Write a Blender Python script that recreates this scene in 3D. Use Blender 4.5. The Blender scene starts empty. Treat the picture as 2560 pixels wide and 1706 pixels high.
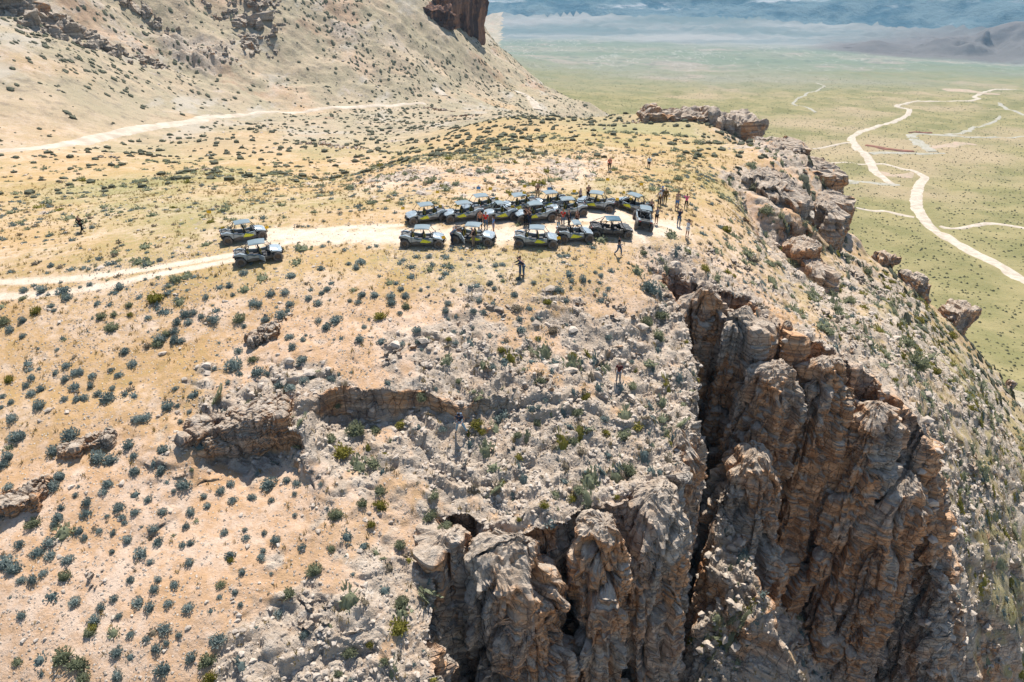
import bpy, bmesh, math, random
import numpy as np
from math import radians, sin, cos, pi, sqrt
from mathutils import Vector, Matrix, Euler
from mathutils.bvhtree import BVHTree
from mathutils.geometry import delaunay_2d_cdt
random.seed(7)
RNG = np.random.default_rng(7)
SC = bpy.context.scene
COL = SC.collection

# ------------------------------------------------------------------ camera
CZ = 24.0                       # drone height above the plateau
PITCH = 30.5
F_PX = 1707.0
cam_d = bpy.data.cameras.new('camera')
cam_d.lens = 24.0
cam_d.sensor_width = 36.0
cam_d.clip_start = 0.5
cam_d.clip_end = 40000
cam = bpy.data.objects.new('camera', cam_d)
COL.objects.link(cam)
cam.location = (0, 0, CZ)
cam.rotation_euler = (radians(90 - PITCH), 0, 0)
SC.camera = cam

# ------------------------------------------------------------------ light
SUN_EL, SUN_AZ = 60.0, 7.0      # azimuth clockwise from +Y
w = bpy.data.worlds.new('World')
SC.world = w
w.use_nodes = True
wn = w.node_tree
bg = wn.nodes['Background']
sky = wn.nodes.new('ShaderNodeTexSky')
sky.sky_type = 'NISHITA'
sky.sun_disc = False
sky.sun_elevation = radians(SUN_EL)
sky.sun_rotation = radians(SUN_AZ)
sky.altitude = 900
wn.links.new(sky.outputs[0], bg.inputs[0])
bg.inputs[1].default_value = 0.095
sl = bpy.data.lights.new('sun', 'SUN')
sl.energy = 4.9
sl.angle = radians(0.53)
sl.color = (1.0, 0.955, 0.89)
so = bpy.data.objects.new('sun', sl)
COL.objects.link(so)
so.rotation_euler = (radians(90 - SUN_EL), 0, radians(180 - SUN_AZ + 180))
sd = Vector((sin(radians(SUN_AZ)) * cos(radians(SUN_EL)), cos(radians(SUN_AZ)) * cos(radians(SUN_EL)), sin(radians(SUN_EL))))
so.rotation_euler = (-sd).to_track_quat('-Z', 'Y').to_euler()
so.location = (0, 60, 80)
SC.view_settings.view_transform = 'Standard'
SC.view_settings.look = 'None'
SC.view_settings.gamma = 1
SC.view_settings.exposure = 0.64
SC.view_settings.use_curve_mapping = False
SC.render.engine = 'CYCLES'
SC.cycles.max_bounces = 5
SC.cycles.diffuse_bounces = 3
SC.cycles.volume_bounces = 0

# ------------------------------------------------------------------ helpers
_p = radians(PITCH)
def ray(u, v):
    dx = (u - 1280) / F_PX
    dy = (853 - v) / F_PX
    return np.array([dx, cos(_p) + dy * sin(_p), -sin(_p) + dy * cos(_p)])
def atz(u, v, z):
    """point of the place at height z seen toward photo coordinates u, v"""
    r = ray(u, v)
    t = (z - CZ) / r[2]
    return np.array([r[0] * t, r[1] * t, z])
def aty(u, v, Y):
    r = ray(u, v)
    t = Y / r[1]
    return np.array([r[0] * t, Y, CZ + r[2] * t])

def tag(o, label=None, cat=None, group=None, kind=None):
    if label: o['label'] = label
    if cat: o['category'] = cat
    if group: o['group'] = group
    if kind: o['kind'] = kind
    return o

def mesh_np(name, V, T, mat=None, smooth=True, attrs=None, uniform=None):
    """V (n,3), T (m,3) or (m,4) -> mesh datablock"""
    me = bpy.data.meshes.new(name)
    V = np.ascontiguousarray(V, dtype=np.float32)
    T = np.ascontiguousarray(T, dtype=np.int32)
    k = T.shape[1]
    me.vertices.add(len(V))
    me.vertices.foreach_set('co', V.ravel())
    me.loops.add(T.size)
    me.loops.foreach_set('vertex_index', T.ravel())
    me.polygons.add(len(T))
    me.polygons.foreach_set('loop_start', np.arange(0, T.size, k, dtype=np.int32))
    me.polygons.foreach_set('use_smooth', np.full(len(T), smooth, dtype=bool))
    if attrs:
        for an, av in attrs.items():
            a = me.attributes.new(an, 'FLOAT', 'POINT')
            a.data.foreach_set('value', np.ascontiguousarray(av, dtype=np.float32))
    me.update(calc_edges=True)
    me.validate()
    if mat: me.materials.append(mat)
    return me
def link(name, me, parent=None):
    o = bpy.data.objects.new(name, me)
    COL.objects.link(o)
    if parent: o.parent = parent
    return o

# ---- noise (numpy)
_pr = np.random.default_rng(11)
_perm = _pr.permutation(256).astype(np.int32)
_perm = np.concatenate([_perm, _perm, _perm])
_g = _pr.normal(size=(256, 3)); _g /= np.linalg.norm(_g, axis=1)[:, None]
_g = _g.astype(np.float32)
def perlin(P):
    P = np.asarray(P, dtype=np.float32)
    I = np.floor(P).astype(np.int32)
    Fr = P - I
    U = Fr * Fr * Fr * (Fr * (Fr * 6 - 15) + 10)
    I &= 255
    res = np.zeros(len(P), dtype=np.float32)
    for a in (0, 1):
        ha = _perm[I[:, 0] + a]
        wa = U[:, 0] if a else 1 - U[:, 0]
        for b in (0, 1):
            hb = _perm[ha + I[:, 1] + b]
            wb = wa * (U[:, 1] if b else 1 - U[:, 1])
            for c in (0, 1):
                h = _perm[hb + I[:, 2] + c]
                g = _g[h]
                d = g[:, 0] * (Fr[:, 0] - a) + g[:, 1] * (Fr[:, 1] - b) + g[:, 2] * (Fr[:, 2] - c)
                res += d * wb * (U[:, 2] if c else 1 - U[:, 2])
    return res * 1.6
def fbm(P, octs=4, gain=.5, lac=2.03, ridge=False):
    P = np.asarray(P, dtype=np.float32)
    s = np.zeros(len(P), dtype=np.float32); a = 1.0; tot = 0
    for i in range(octs):
        n = perlin(P + i * 17.3)
        if ridge: n = 1 - 2 * np.abs(n)
        s += a * n; tot += a
        P = P * lac; a *= gain
    return s / tot
def cell(P, seed=0):
    """worley: returns F1, F2, id in 0..1"""
    P = np.asarray(P, dtype=np.float32)
    I = np.floor(P).astype(np.int32)
    F1 = np.full(len(P), 9, dtype=np.float32); F2 = F1.copy(); ID = np.zeros(len(P), dtype=np.float32)
    for a in (-1, 0, 1):
        for b in (-1, 0, 1):
            for c in (-1, 0, 1):
                J = I + np.array([a, b, c], dtype=np.int32)
                h = _perm[_perm[_perm[(J[:, 0] + seed) & 255] + (J[:, 1] & 255)] + (J[:, 2] & 255)]
                Q = J + .5 + .42 * _g[h]
                d = ((Q - P) ** 2).sum(1)
                m = d < F1
                F2 = np.where(m, F1, np.minimum(F2, d))
                ID = np.where(m, h / 255.0, ID)
                F1 = np.where(m, d, F1)
    return np.sqrt(F1), np.sqrt(F2), ID
def sstep(a, b, x):
    t = np.clip((x - a) / (b - a), 0, 1)
    return t * t * (3 - 2 * t)

# ------------------------------------------------------------------ node helpers
class NT:
    def __init__(s, name, rough=.85, spec=.25):
        s.m = bpy.data.materials.new(name)
        s.m.use_nodes = True
        s.n = s.m.node_tree.nodes; s.l = s.m.node_tree.links
        s.b = s.n['Principled BSDF']
        s.b.inputs['Roughness'].default_value = rough
        s.b.inputs['Specular IOR Level'].default_value = spec
        s._geo = None
    def geo(s):
        if not s._geo: s._geo = s.n.new('ShaderNodeNewGeometry')
        return s._geo
    def pos(s): return s.geo().outputs['Position']
    def inp(s, sock, v):
        if isinstance(v, (int, float)): sock.default_value = v
        elif isinstance(v, tuple): sock.default_value = v if len(v) == len(sock.default_value) else tuple(v) + (1,)
        else: s.l.new(v, sock)
    def mapv(s, vec, sc=(1, 1, 1), loc=(0, 0, 0)):
        m = s.n.new('ShaderNodeMapping'); m.inputs['Scale'].default_value = sc; m.inputs['Location'].default_value = loc
        s.l.new(vec, m.inputs['Vector']); return m.outputs[0]
    def noise(s, scale, detail=4, rough=.55, vec=None, dist=0, out=0):
        n = s.n.new('ShaderNodeTexNoise'); n.inputs['Scale'].default_value = scale
        n.inputs['Detail'].default_value = detail; n.inputs['Roughness'].default_value = rough
        n.inputs['Distortion'].default_value = dist
        s.l.new(vec or s.pos(), n.inputs['Vector']); return n.outputs[out]
    def vor(s, scale, vec=None, feature='F1', out=0, rnd=1):
        n = s.n.new('ShaderNodeTexVoronoi'); n.feature = feature; n.inputs['Scale'].default_value = scale
        n.inputs['Randomness'].default_value = rnd
        s.l.new(vec or s.pos(), n.inputs['Vector']); return n.outputs[out]
    def ramp(s, v, a, b, c0=(0, 0, 0), c1=(1, 1, 1)):
        r = s.n.new('ShaderNodeMapRange'); r.interpolation_type = 'SMOOTHSTEP'
        s.inp(r.inputs['Value'], v); r.inputs['From Min'].default_value = a; r.inputs['From Max'].default_value = b
        return r.outputs[0]
    def mix(s, f, a, b):
        m = s.n.new('ShaderNodeMix'); m.data_type = 'RGBA'
        s.inp(m.inputs[0], f); s.inp(m.inputs[6], a); s.inp(m.inputs[7], b); return m.outputs[2]
    def math(s, op, a, b=0.0, clamp=False):
        m = s.n.new('ShaderNodeMath'); m.operation = op; m.use_clamp = clamp
        s.inp(m.inputs[0], a); s.inp(m.inputs[1], b); return m.outputs[0]
    def attr(s, name):
        a = s.n.new('ShaderNodeAttribute'); a.attribute_name = name; return a.outputs['Fac']
    def hsv(s, col, v, h=.5, sat=1.0):
        m = s.n.new('ShaderNodeHueSaturation'); s.inp(m.inputs['Color'], col); s.inp(m.inputs['Value'], v)
        s.inp(m.inputs['Hue'], h); s.inp(m.inputs['Saturation'], sat); return m.outputs[0]
    def color(s, c): s.inp(s.b.inputs['Base Color'], c)
    def bump(s, h, strength=.6, dist=.1, prev=None):
        b = s.n.new('ShaderNodeBump'); b.inputs['Strength'].default_value = strength
        b.inputs['Distance'].default_value = dist; s.l.new(h, b.inputs['Height'])
        if prev: s.l.new(prev, b.inputs['Normal'])
        s.l.new(b.outputs[0], s.b.inputs['Normal']); return b.outputs[0]
def simple(name, col, rough=.5, metal=0.0, spec=.5, var=.12, scale=6):
    t = NT(name, rough, spec)
    t.b.inputs['Metallic'].default_value = metal
    n = t.noise(scale, 4)
    t.color(t.hsv(tuple(col), t.math('ADD', t.math('MULTIPLY', n, var * 2), 1 - var)))
    return t.m
# ------------------------------------------------------------------ terrain control net
# attributes per control point: lock, rock, grass, warm, q (coarseness), rough (relief in m)
PTS, ATT, SEGS = [], [], []
def add(p, rock=.2, grass=.3, warm=.5, q=1.0, rough=.25, lock=0.0, ca=.22):
    PTS.append(np.array(p, float)); ATT.append([lock, rock, grass, warm, q, rough, ca]); return len(PTS) - 1
def Z(lst, **k):
    return [add(atz(u, v, z), **k) for u, v, z in lst]
def Y(lst, **k):
    return [add(aty(u, v, y * 1.067), **k) for u, v, y in lst]
def line(ids):
    SEGS.extend(zip(ids[:-1], ids[1:])); return ids
def W(lst, sc=1.06, **k):
    return [add((p[0] * sc, p[1] * sc, p[2]), **k) for p in lst]
def wall(top, outward, drop, run=.5, **k):
    """rim breakline (u,v,z) with a foot breakline drop metres lower"""
    k.setdefault('lock', 1.0)
    a = line(Z(top, **k))
    o = np.array(outward, float); o /= np.linalg.norm(o)
    b = []
    for i, j in enumerate(a):
        d = drop[i] if hasattr(drop, '__len__') else drop
        p = PTS[j] + np.array([o[0] * run, o[1] * run, -d])
        b.append(add(p, **k))
    line(b)
    return a, b

# bench with the vehicles
BE = dict(rock=.12, grass=.62, warm=.85, rough=.06)
Z([(-300,720,-1.8),(0,710,-1.2),(300,700,-.5),(600,690,-.2),(900,690,0),(1200,700,-.3),(1450,680,-.3),(1600,655,-.9)], **BE)
Z([(-300,640,-1.4),(0,640,-1),(300,625,-.4),(600,600,0),(1000,580,0),(1400,580,0),(1620,590,-.2),(1740,600,-1.2)], rock=.1, grass=.6, warm=.7, rough=.06)
Z([(-300,560,-3),(0,560,-2.5),(300,550,-1.6),(650,530,-.5),(950,510,0),(1200,500,0),(1500,480,-.3),(1700,490,-1.2),(1850,530,-3.2)], rock=.35, grass=.6, warm=.3, rough=.12)
Z([(-300,470,-8),(0,470,-6.5),(300,470,-6.3),(600,450,-6),(800,470,-4.4)], rock=.2, grass=.75, warm=.45, rough=.4)
Z([(950,440,-3),(1200,430,-2.6),(1500,415,-3.6)], rock=.7, grass=.2, warm=.15, rough=.25)
Z([(1640,440,-4.2),(1750,420,-5.4),(1830,470,-5.2)], rock=.1, grass=.9, warm=.5, rough=.3)
Z([(1100,380,-5.5),(1300,365,-6.5),(1500,355,-7.5),(1680,350,-8.5),(1800,360,-8.5)], rock=.15, grass=.8, warm=.6, rough=.5)
# knoll beyond
Y([(1150,330,150),(1300,315,155),(1450,318,156),(1600,320,150)], rock=.1, grass=.9, warm=.65, rough=.6)
Y([(1180,297,176),(1250,283,170),(1330,279,168),(1400,280,168),(1500,284,165),(1580,282,163),(1640,272,164)], rock=.1, grass=.95, warm=.6, rough=.6)
Y([(1700,266,163),(1780,270,160),(1840,285,156),(1872,318,150),(1880,360,140),(1885,385,130)], rock=.7, grass=.4, warm=.7, rough=.7)
Y([(1760,330,140),(1700,310,150)], rock=.2, grass=.8, warm=.9, rough=.4)
W([(15,205,-30),(50,200,-38),(75,190,-60),(80,165,-66),(82,140,-66),(-5,215,-28)], rock=.4, grass=.5, warm=.5, rough=2, q=2)
# gully
line(Y([(820,470,99),(870,425,112),(940,380,143),(990,345,178),(1050,312,222),(1110,292,262)], rock=.4, grass=.5, warm=.9, rough=.8))
Y([(900,440,98),(960,410,120),(1040,370,145),(1090,340,170),(1120,315,190)], rock=.3, grass=.6, warm=.7, rough=.8)
# mid left ground
Z([(-300,430,-10),(0,430,-9),(200,430,-9.5),(420,410,-11),(640,400,-13),(780,400,-15)], rock=.2, grass=.7, warm=.45, rough=.7)
Y([(300,375,145),(500,340,168),(650,335,175),(780,340,180),(880,340,182)], rock=.2, grass=.65, warm=.5, rough=.9)
Y([(700,305,215),(850,300,230),(950,295,240)], rock=.2, grass=.6, warm=.7, rough=1.0)
# left dirt road and its shelf
ROADZ = [(-400,400,-9),(-120,388,-11),(0,375,-12),(160,362,-14),(310,330,-17),(430,312,-20.5),(540,292,-24),(650,280,-27),(800,272,-30),(900,267,-32),(1000,262,-34),(1100,255,-36)]
line(Z(ROADZ, rock=.2, grass=.4, warm=.6, rough=.35))
# left hill
HL = dict(rock=.25, grass=.35, warm=.6, rough=.9)
def F(lst, **k): return [add(aty(u, v, y), **k) for u, v, y in lst]
F([(-400,300,140),(0,300,150),(0,230,162),(250,290,176),(250,235,190),(420,270,212),(490,262,226)], **HL)
F([(-400,120,170),(0,160,176),(150,220,178)], **HL)
cr = line(F([(-400,20,190),(0,82,194),(120,130,200),(230,180,206),(400,222,230),(560,287,236)], **HL))
for j in cr[:-1]:
    add(PTS[j] + np.array([8, 12, -2.5]), rock=.4, grass=.3, warm=.4, rough=1.5)
# mountain behind
MT = dict(rock=.45, grass=.15, warm=.15, rough=2.6, q=1.0)
MB = np.array([(-400, 60, 225), (0, 70, 226), (250, 165, 234), (420, 205, 254), (600, 262, 258), (800, 255, 280), (1000, 245, 305), (1200, 228, 376)], float)
def mty(u, v, s=.52):
    v0 = np.interp(u, MB[:, 0], MB[:, 1]); y0 = np.interp(u, MB[:, 0], MB[:, 2])
    r0 = ray(u, v0); r1 = ray(u, v)
    return y0 * (-r0[2] / r0[1] + s) / (-r1[2] / r1[1] + s)
def M(lst, **k): return [add(aty(u, v, mty(u, v)), **k) for u, v in lst]
M([(250,165),(420,205),(600,262),(800,255),(1000,245)], **MT)
M([(250,90),(0,30),(120,60)], rock=.95, grass=.1, warm=.1, rough=3.5)
M([(420,150),(420,80),(600,190),(600,110),(800,190),(800,110),(950,190),(960,110),(1080,170),(1060,90),(1150,200)], **MT)
M([(200,0),(420,0),(620,0),(800,0),(960,0),(1050,20)], **MT)
M([(300,-150),(620,-150),(900,-120)], **MT)
Y([(0,-400,420),(620,-420,470),(1000,-300,500),(-400,-300,330)], rock=.5, grass=.2, warm=.4, rough=6, q=2)
W([(-600,900,200),(-250,900,170),(-100,800,100),(-400,650,170),(-1200,900,180),(-1200,400,120),(-600,350,60),(-900,1600,60),(-300,1500,-60)], rock=.5, grass=.2, warm=.4, rough=14, q=4)
rl = Y([(1120,0,470),(1195,60,462),(1215,120,452),(1260,160,440),(1300,190,430),(1360,215,420),(1420,240,408),(1500,262,392)], rock=.35, grass=.5, warm=.6, rough=2.0)
line(rl)
for j in rl:
    add(PTS[j] + np.array([30, 18, -30]), rock=.3, grass=.6, warm=.4, rough=3, q=2)
Y([(1200,235,352),(1290,238,362),(1330,262,350),(1200,262,318),(1300,275,300),(1400,270,330)], rock=.3, grass=.6, warm=.7, rough=1.2)
# ------------- foreground left slope
FL = dict(rock=.25, grass=.5, warm=.9, rough=.3)
Z([(-300,780,-2.6),(0,780,-2),(300,780,-1.5),(600,780,-1.2)], rock=.2, grass=.35, warm=.95, rough=.25)
Z([(850,780,-1.2),(1100,780,-1.4),(1320,780,-1.6),(1500,760,-2)], rock=.42, grass=.2, warm=.45, rough=.3)
Z([(-300,900,-4),(0,900,-3.2),(300,900,-3),(550,900,-2.6)], **FL)
Z([(700,880,-2.2),(900,900,-2.4),(1100,880,-2.3),(1250,890,-2.7),(1400,880,-3.2)], rock=.62, grass=.2, warm=.35, rough=.4)
Z([(-300,1050,-5),(0,1050,-4.4),(300,1040,-4.3)], **FL)
wall([(470,1125,-4.9),(520,1090,-4.7),(590,1068,-4.4),(680,1060,-4.1),(760,1075,-4.0)], (0.15,-1), [.5,1.7,2.1,2.1,.8], run=.25, rock=.8, grass=.1, warm=.6, rough=.2)
wall([(778,1000,-3.2),(800,972,-3.0),(860,958,-2.9),(930,965,-3.0),(1010,975,-3.2),(1080,985,-3.3),(1140,1000,-3.5),(1210,980,-3.6),(1300,985,-4.0)], (0,-1), [.6,2.3,2.6,2.5,1.9,1.4,1.0,1.3,.7], run=.3, rock=.9, grass=.1, warm=.6, rough=.3)
Z([(850,1120,-6),(1000,1080,-5.4),(1130,1080,-5.0),(1260,1080,-5.4),(1400,1000,-4.8),(1545,960,-5.0)], rock=.8, grass=.25, warm=.5, rough=.4)
Z([(-300,1200,-6.4),(0,1200,-5.8),(300,1180,-5.6),(520,1200,-6.7),(700,1200,-6.9)], rock=.3, grass=.15, warm=.6, rough=.25)
Z([(-300,1450,-8),(0,1450,-7.6),(300,1420,-7.6),(600,1400,-7.8),(800,1400,-8.2)], rock=.3, grass=.1, warm=.5, rough=.2)
Z([(900,1250,-7.2),(950,1400,-8.4),(900,1550,-9.2)], rock=.85, grass=.3, warm=.3, rough=.4)
Z([(-300,1706,-10),(0,1706,-9.6),(300,1706,-9.8)], rock=.25, grass=.1, warm=.5, rough=.2)
Z([(650,1650,-9.8),(850,1690,-10.4),(1000,1680,-10.6)], rock=.95, grass=.1, warm=.2, rough=.5)
Z([(-300,2000,-13),(0,2000,-13),(600,2050,-15),(900,2050,-16)], rock=.5, grass=.1, warm=.4, rough=.3)
# ------------- buttress top
Z([(1500,860,-3.6),(1650,850,-4.4),(1640,950,-5.8),(1600,1050,-6.6),(1480,1060,-5.8),(1330,1120,-5.8),(1200,1160,-5.9),(1120,1180,-6.2),(1400,1200,-6.9),(1560,1160,-7.2),(1250,1260,-7.2)], rock=.95, grass=.25, warm=.45, rough=.4)
Z([(1560,780,-2.6),(1600,730,-2.2)], rock=.8, grass=.3, warm=.35, rough=.3)
# rim of the left land and buttress: (u,v,z), foot z
RIM = [((1180,2100,-17),-50),((1150,1900,-14),-44),((1105,1706,-11.2),-40),((1078,1520,-9.8),-36),((1050,1400,-8.8),-33),((1062,1310,-7.7),-30),((1130,1300,-7.5),-30),
       ((1290,1330,-8.0),-34),((1440,1305,-8.0),-36),((1590,1245,-8.1),-38),((1690,1180,-8.0),-38),((1735,1080,-7.4),-36),((1737,950,-6.4),-33),((1720,860,-5.3),-29),((1685,780,-4.0),-26),((1648,700,-2.9),-24),
       ((1660,676,-2.6),-23.5),((1720,690,-3.0),-23.5),((1800,715,-3.5),-24),((1880,735,-4.0),-25),((1930,800,-5.0),-26),((1990,818,-5.2),-27),((2060,865,-7.0),-31),((2125,895,-8.2),-34),((2190,940,-9.6),-37),((2255,985,-11.6),-39),((2300,1075,-14.5),-42),
       ((2335,1180,-18.4),-45),((2348,1400,-27),-48),((2340,1706,-42),-52),((2345,1950,-54),-60)]
ids = []
for i_, (uvz, fz) in enumerate(RIM):
    ids.append(add(atz(*uvz), lock=1.0, ca=.8, rock=.9, grass=.15, warm=(1.0 if 15 < i_ < 28 else .3), rough=.3))
line(ids)
# feet: offset outward of the rim (the chasm lies to the left of the travel direction reversed)
feet = []
R3 = [PTS[i] for i in ids]
for k, (uvz, fz) in enumerate(RIM):
    a = R3[max(0, k - 1)]; b = R3[min(len(R3) - 1, k + 1)]
    t = (b - a)[:2]; t /= np.linalg.norm(t)
    n = np.array([t[1], -t[0]])                   # right-hand normal
    run = 1.3 if k > 1 else 2
    if 14 <= k <= 16: run = .4
    p = R3[k]
    feet.append(add((p[0] + n[0] * run, p[1] + n[1] * run, fz), lock=1.0, ca=1.0, rock=.8, grass=.1, warm=(1.0 if 15 < k < 28 else .5), rough=.3))
line(feet)
FEET = [PTS[i].copy() for i in feet]
# chasm floor and lower spur
SPK = dict(lock=.6, rock=.9, grass=.5, warm=.5, rough=.5)
sp = [add(aty(u, v, y), **SPK) for u, v, y in [(1800,1235,43.2),(1845,1320,41.4),(1895,1420,38.4),(1955,1550,35.2),(2015,1690,32.2),(2060,1850,30)]]
line(sp)
for u, v, y in [(1765,1270,43.6),(1768,1380,40.5),(1762,1520,37.5),(1752,1690,34.5),(1740,1900,31)]:
    add(aty(u, v, y), rock=.9, grass=.3, warm=.6, rough=.7)
line([add(PTS[j] + np.array([1.6, .6, -13]), lock=1.0, ca=.6, rock=.9, grass=.2, warm=.7, rough=.4) for j in sp])
W([(30,37,-44),(35,38,-46),(40,36,-50),(46,36,-52)], rock=.8, grass=.3, warm=.4, rough=1)
W([(-40,-5,-60),(-20,5,-56),(0,10,-55),(12,12,-52),(30,15,-58),(50,15,-64),(70,10,-76),(-60,-40,-75),(0,-40,-80),(60,-40,-92)], rock=.7, grass=.3, warm=.4, rough=2, q=3)
W([(-70,10,-38),(-60,25,-14),(-80,30,-14),(-95,55,-8),(-90,80,-8),(-130,0,-48),(-130,60,-10),(-160,110,0)], rock=.5, grass=.3, warm=.5, rough=1, q=3)
# shoulder between cliff rim and the talus
SH = dict(rock=.85, grass=.45, warm=.3, rough=.35)
Z([(1680,640,-1.8),(1780,640,-2.6),(1860,640,-4),(1760,670,-2.8),(1900,700,-4.6)], rock=.7, grass=.4, warm=.3, rough=.3)
Z([(1950,740,-5.6),(2030,800,-6.6),(2100,840,-8.2),(2180,880,-10),(2250,940,-12)], **SH)
Z([(1960,660,-8.2),(2020,720,-8.6),(2100,760,-11),(2180,800,-14),(2260,870,-16.5),(2330,960,-19),(2380,1080,-22)], **SH)
TA = dict(rock=.75, grass=.75, warm=.3, rough=.6)
Z([(2380,1200,-24),(2400,1350,-30),(2400,1550,-38),(2400,1800,-50)], **TA)
Z([(2560,1100,-32),(2560,1300,-36),(2560,1500,-42),(2560,1750,-50),(2560,2000,-60)], **TA)
Z([(2090,640,-15),(2180,720,-18.5),(2300,820,-25),(2420,960,-31),(2480,1060,-35)], **TA)
ol = Z([(2085,545,-19),(2145,590,-20),(2200,640,-23.5),(2290,700,-28),(2380,775,-32.5),(2430,870,-37),(2500,950,-42),(2575,1035,-47),(2700,1200,-52),(2800,1500,-60)], rock=.7, grass=.6, warm=.35, rough=.9)
line(ol)
for j in ol:
    add(PTS[j] + np.array([16, 4, -17]), rock=.5, grass=.6, warm=.3, rough=1.5, q=1.6)
    add(PTS[j] + np.array([45, 10, -48]), rock=.4, grass=.6, warm=.3, rough=2.5, q=2.5)
Z([(2750,1800,-66)], rock=.5, grass=.6, warm=.3, rough=1.5, q=2)
# second cliff east of the bench
Z([(1800,560,-2.8),(1850,600,-4.2),(1840,440,-6.4),(1860,400,-7.2)], rock=.4, grass=.6, warm=.4, rough=.4)
CL = dict(lock=1.0, ca=.7, rock=.9, grass=.1, warm=.7, rough=.25)
c1 = line(Y([(1898,352,121),(1940,350,119),(1985,372,115),(2020,400,111),(2052,450,107),(2072,500,104),(2084,556,100)], **CL))
f1 = line(Y([(1902,372,116),(1930,400,109),(1972,440,105),(2002,480,102),(2022,530,99.5),(2045,575,97),(2066,610,95)], **CL))
s1 = line(Y([(1862,470,93),(1890,492,90.5),(1925,510,89),(1960,522,88.5),(1990,535,89)], **CL))
s2 = line(Y([(1872,520,90),(1905,560,87.3),(1938,598,85.6),(1965,628,85),(1995,640,86.5)], **CL))
s3 = line(Y([(1930,625,82),(1962,650,80.5),(2000,672,79.8),(2035,668,80.5)], **CL))
s4 = line(Y([(1945,665,80),(1985,712,78.3),(2020,742,77.8),(2052,730,79)], **CL))
add(PTS[c1[3]] + np.array([10, 3, -34]), rock=.6, grass=.4, warm=.4, rough=1, q=1.5)
add(PTS[c1[0]] + np.array([14, 10, -34]), rock=.6, grass=.4, warm=.4, rough=1, q=1.5)
add(PTS[c1[5]] + np.array([8, 3, -16]), rock=.6, grass=.4, warm=.4, rough=1, q=1.5)
# ------------- valley floor
def floor_z(x, y):
    d = np.hypot(x * .6, y)
    return -128 - .075 * np.clip(d - 400, -200, 2600) - .01 * np.clip(d - 3000, 0, 2000)
hull_pts = np.array([p[:2] for p in PTS])
def near_ridge(x, y):
    # spine of the high ground that the floor keeps clear of
    d = np.min(np.hypot(hull_pts[:, 0] - x, hull_pts[:, 1] - y))
    return d
rr = 110.0
RG = np.random.default_rng(3)
while rr < 12000:
    n = int(22 + rr * .0)
    for k in range(n):
        th = radians(-75 + 150 * (k + RG.uniform(-.3, .3)) / n)
        x, y = rr * sin(th), rr * cos(th)
        if x < -150 and y < 1700: continue
        if x < 20 + .0 * y and y < 480: continue
        if near_ridge(x, y) < 75 + rr * .05: continue
        z = float(floor_z(x, y))
        dd = math.hypot(x, y)
        warm = .35; rock = .1; rough = .8 + dd * .0012; q = 3.5; gr = .75
        if dd > 1700: gr = .45; rock = .2
        if dd > 3200:
            m = min(1, (dd - 3200) / 3600)
            z += m * (700 + 300 * float(perlin(np.array([[x / 1700, y / 1700, 3.1]]))[0]) + 300 * max(0, x / 8000))
            rock = .5; gr = .1; rough = 20 + 130 * m; q = 2.0
        add((x, y, z), rock=rock, grass=gr, warm=warm, q=q, rough=rough)
    rr *= 1.16
for th in range(90, 280, 14):
    for rad in (200, 500):
        x, y = rad * sin(radians(th)), rad * cos(radians(th))
        if x < -150: z = -60
        else: z = -110 - rad * .05
        add((x, y, z), rock=.4, grass=.5, warm=.4, q=5, rough=4)
# low dark hills out on the flats
for (u, v, yy, h, r) in [(2200, 92, 2350, 30, 60), (2470, 78, 2300, 85, 150), (2560, 68, 2330, 105, 120), (2395, 100, 2280, 40, 60)]:
    p = aty(u, v + 6, yy)
    z0 = float(floor_z(p[0], p[1]))
    add((p[0], p[1], z0 + h), lock=1, rock=1, grass=0, warm=0.1, q=1.2, rough=9)
    for k in range(7):
        a = k * 2 * pi / 7
        add((p[0] + 2.1 * r * cos(a), p[1] + 1.8 * r * sin(a), z0 - 2), rock=.9, lock=1, grass=.3, warm=.2, q=1.6, rough=3)
        add((p[0] + 1.0 * r * cos(a + .4), p[1] + .8 * r * sin(a + .4), z0 + h * RG.uniform(.3, .75)), rock=1, lock=1, warm=.2, q=1.2, rough=5)

P2 = [Vector((p[0], p[1])) for p in PTS]
cv, ce, cf, ov, oe, of = delaunay_2d_cdt(P2, SEGS, [], 0, 1e-4)
A0 = np.array(ATT)
V = np.zeros((len(cv), 3)); A = np.zeros((len(cv), 7))
Pn = np.array(PTS)
for i, c in enumerate(cv):
    if ov[i]:
        V[i] = (c[0], c[1], Pn[ov[i][0], 2]); A[i] = A0[ov[i][0]]
    else:
        d = np.hypot(Pn[:, 0] - c[0], Pn[:, 1] - c[1]); k = np.argsort(d)[:4]; wt = 1 / (d[k] + .01); wt /= wt.sum()
        V[i] = (c[0], c[1], (Pn[k, 2] * wt).sum()); A[i] = (A0[k] * wt[:, None]).sum(0)
        print('extra vert', [round(t, 1) for t in c])
T = np.array([f for f in cf if len(f) == 3], dtype=np.int64)
a, b, c = V[T[:, 0]], V[T[:, 1]], V[T[:, 2]]
nz = (b[:, 0] - a[:, 0]) * (c[:, 1] - a[:, 1]) - (b[:, 1] - a[:, 1]) * (c[:, 0] - a[:, 0])
T[nz < 0] = T[nz < 0][:, ::-1]

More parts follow.
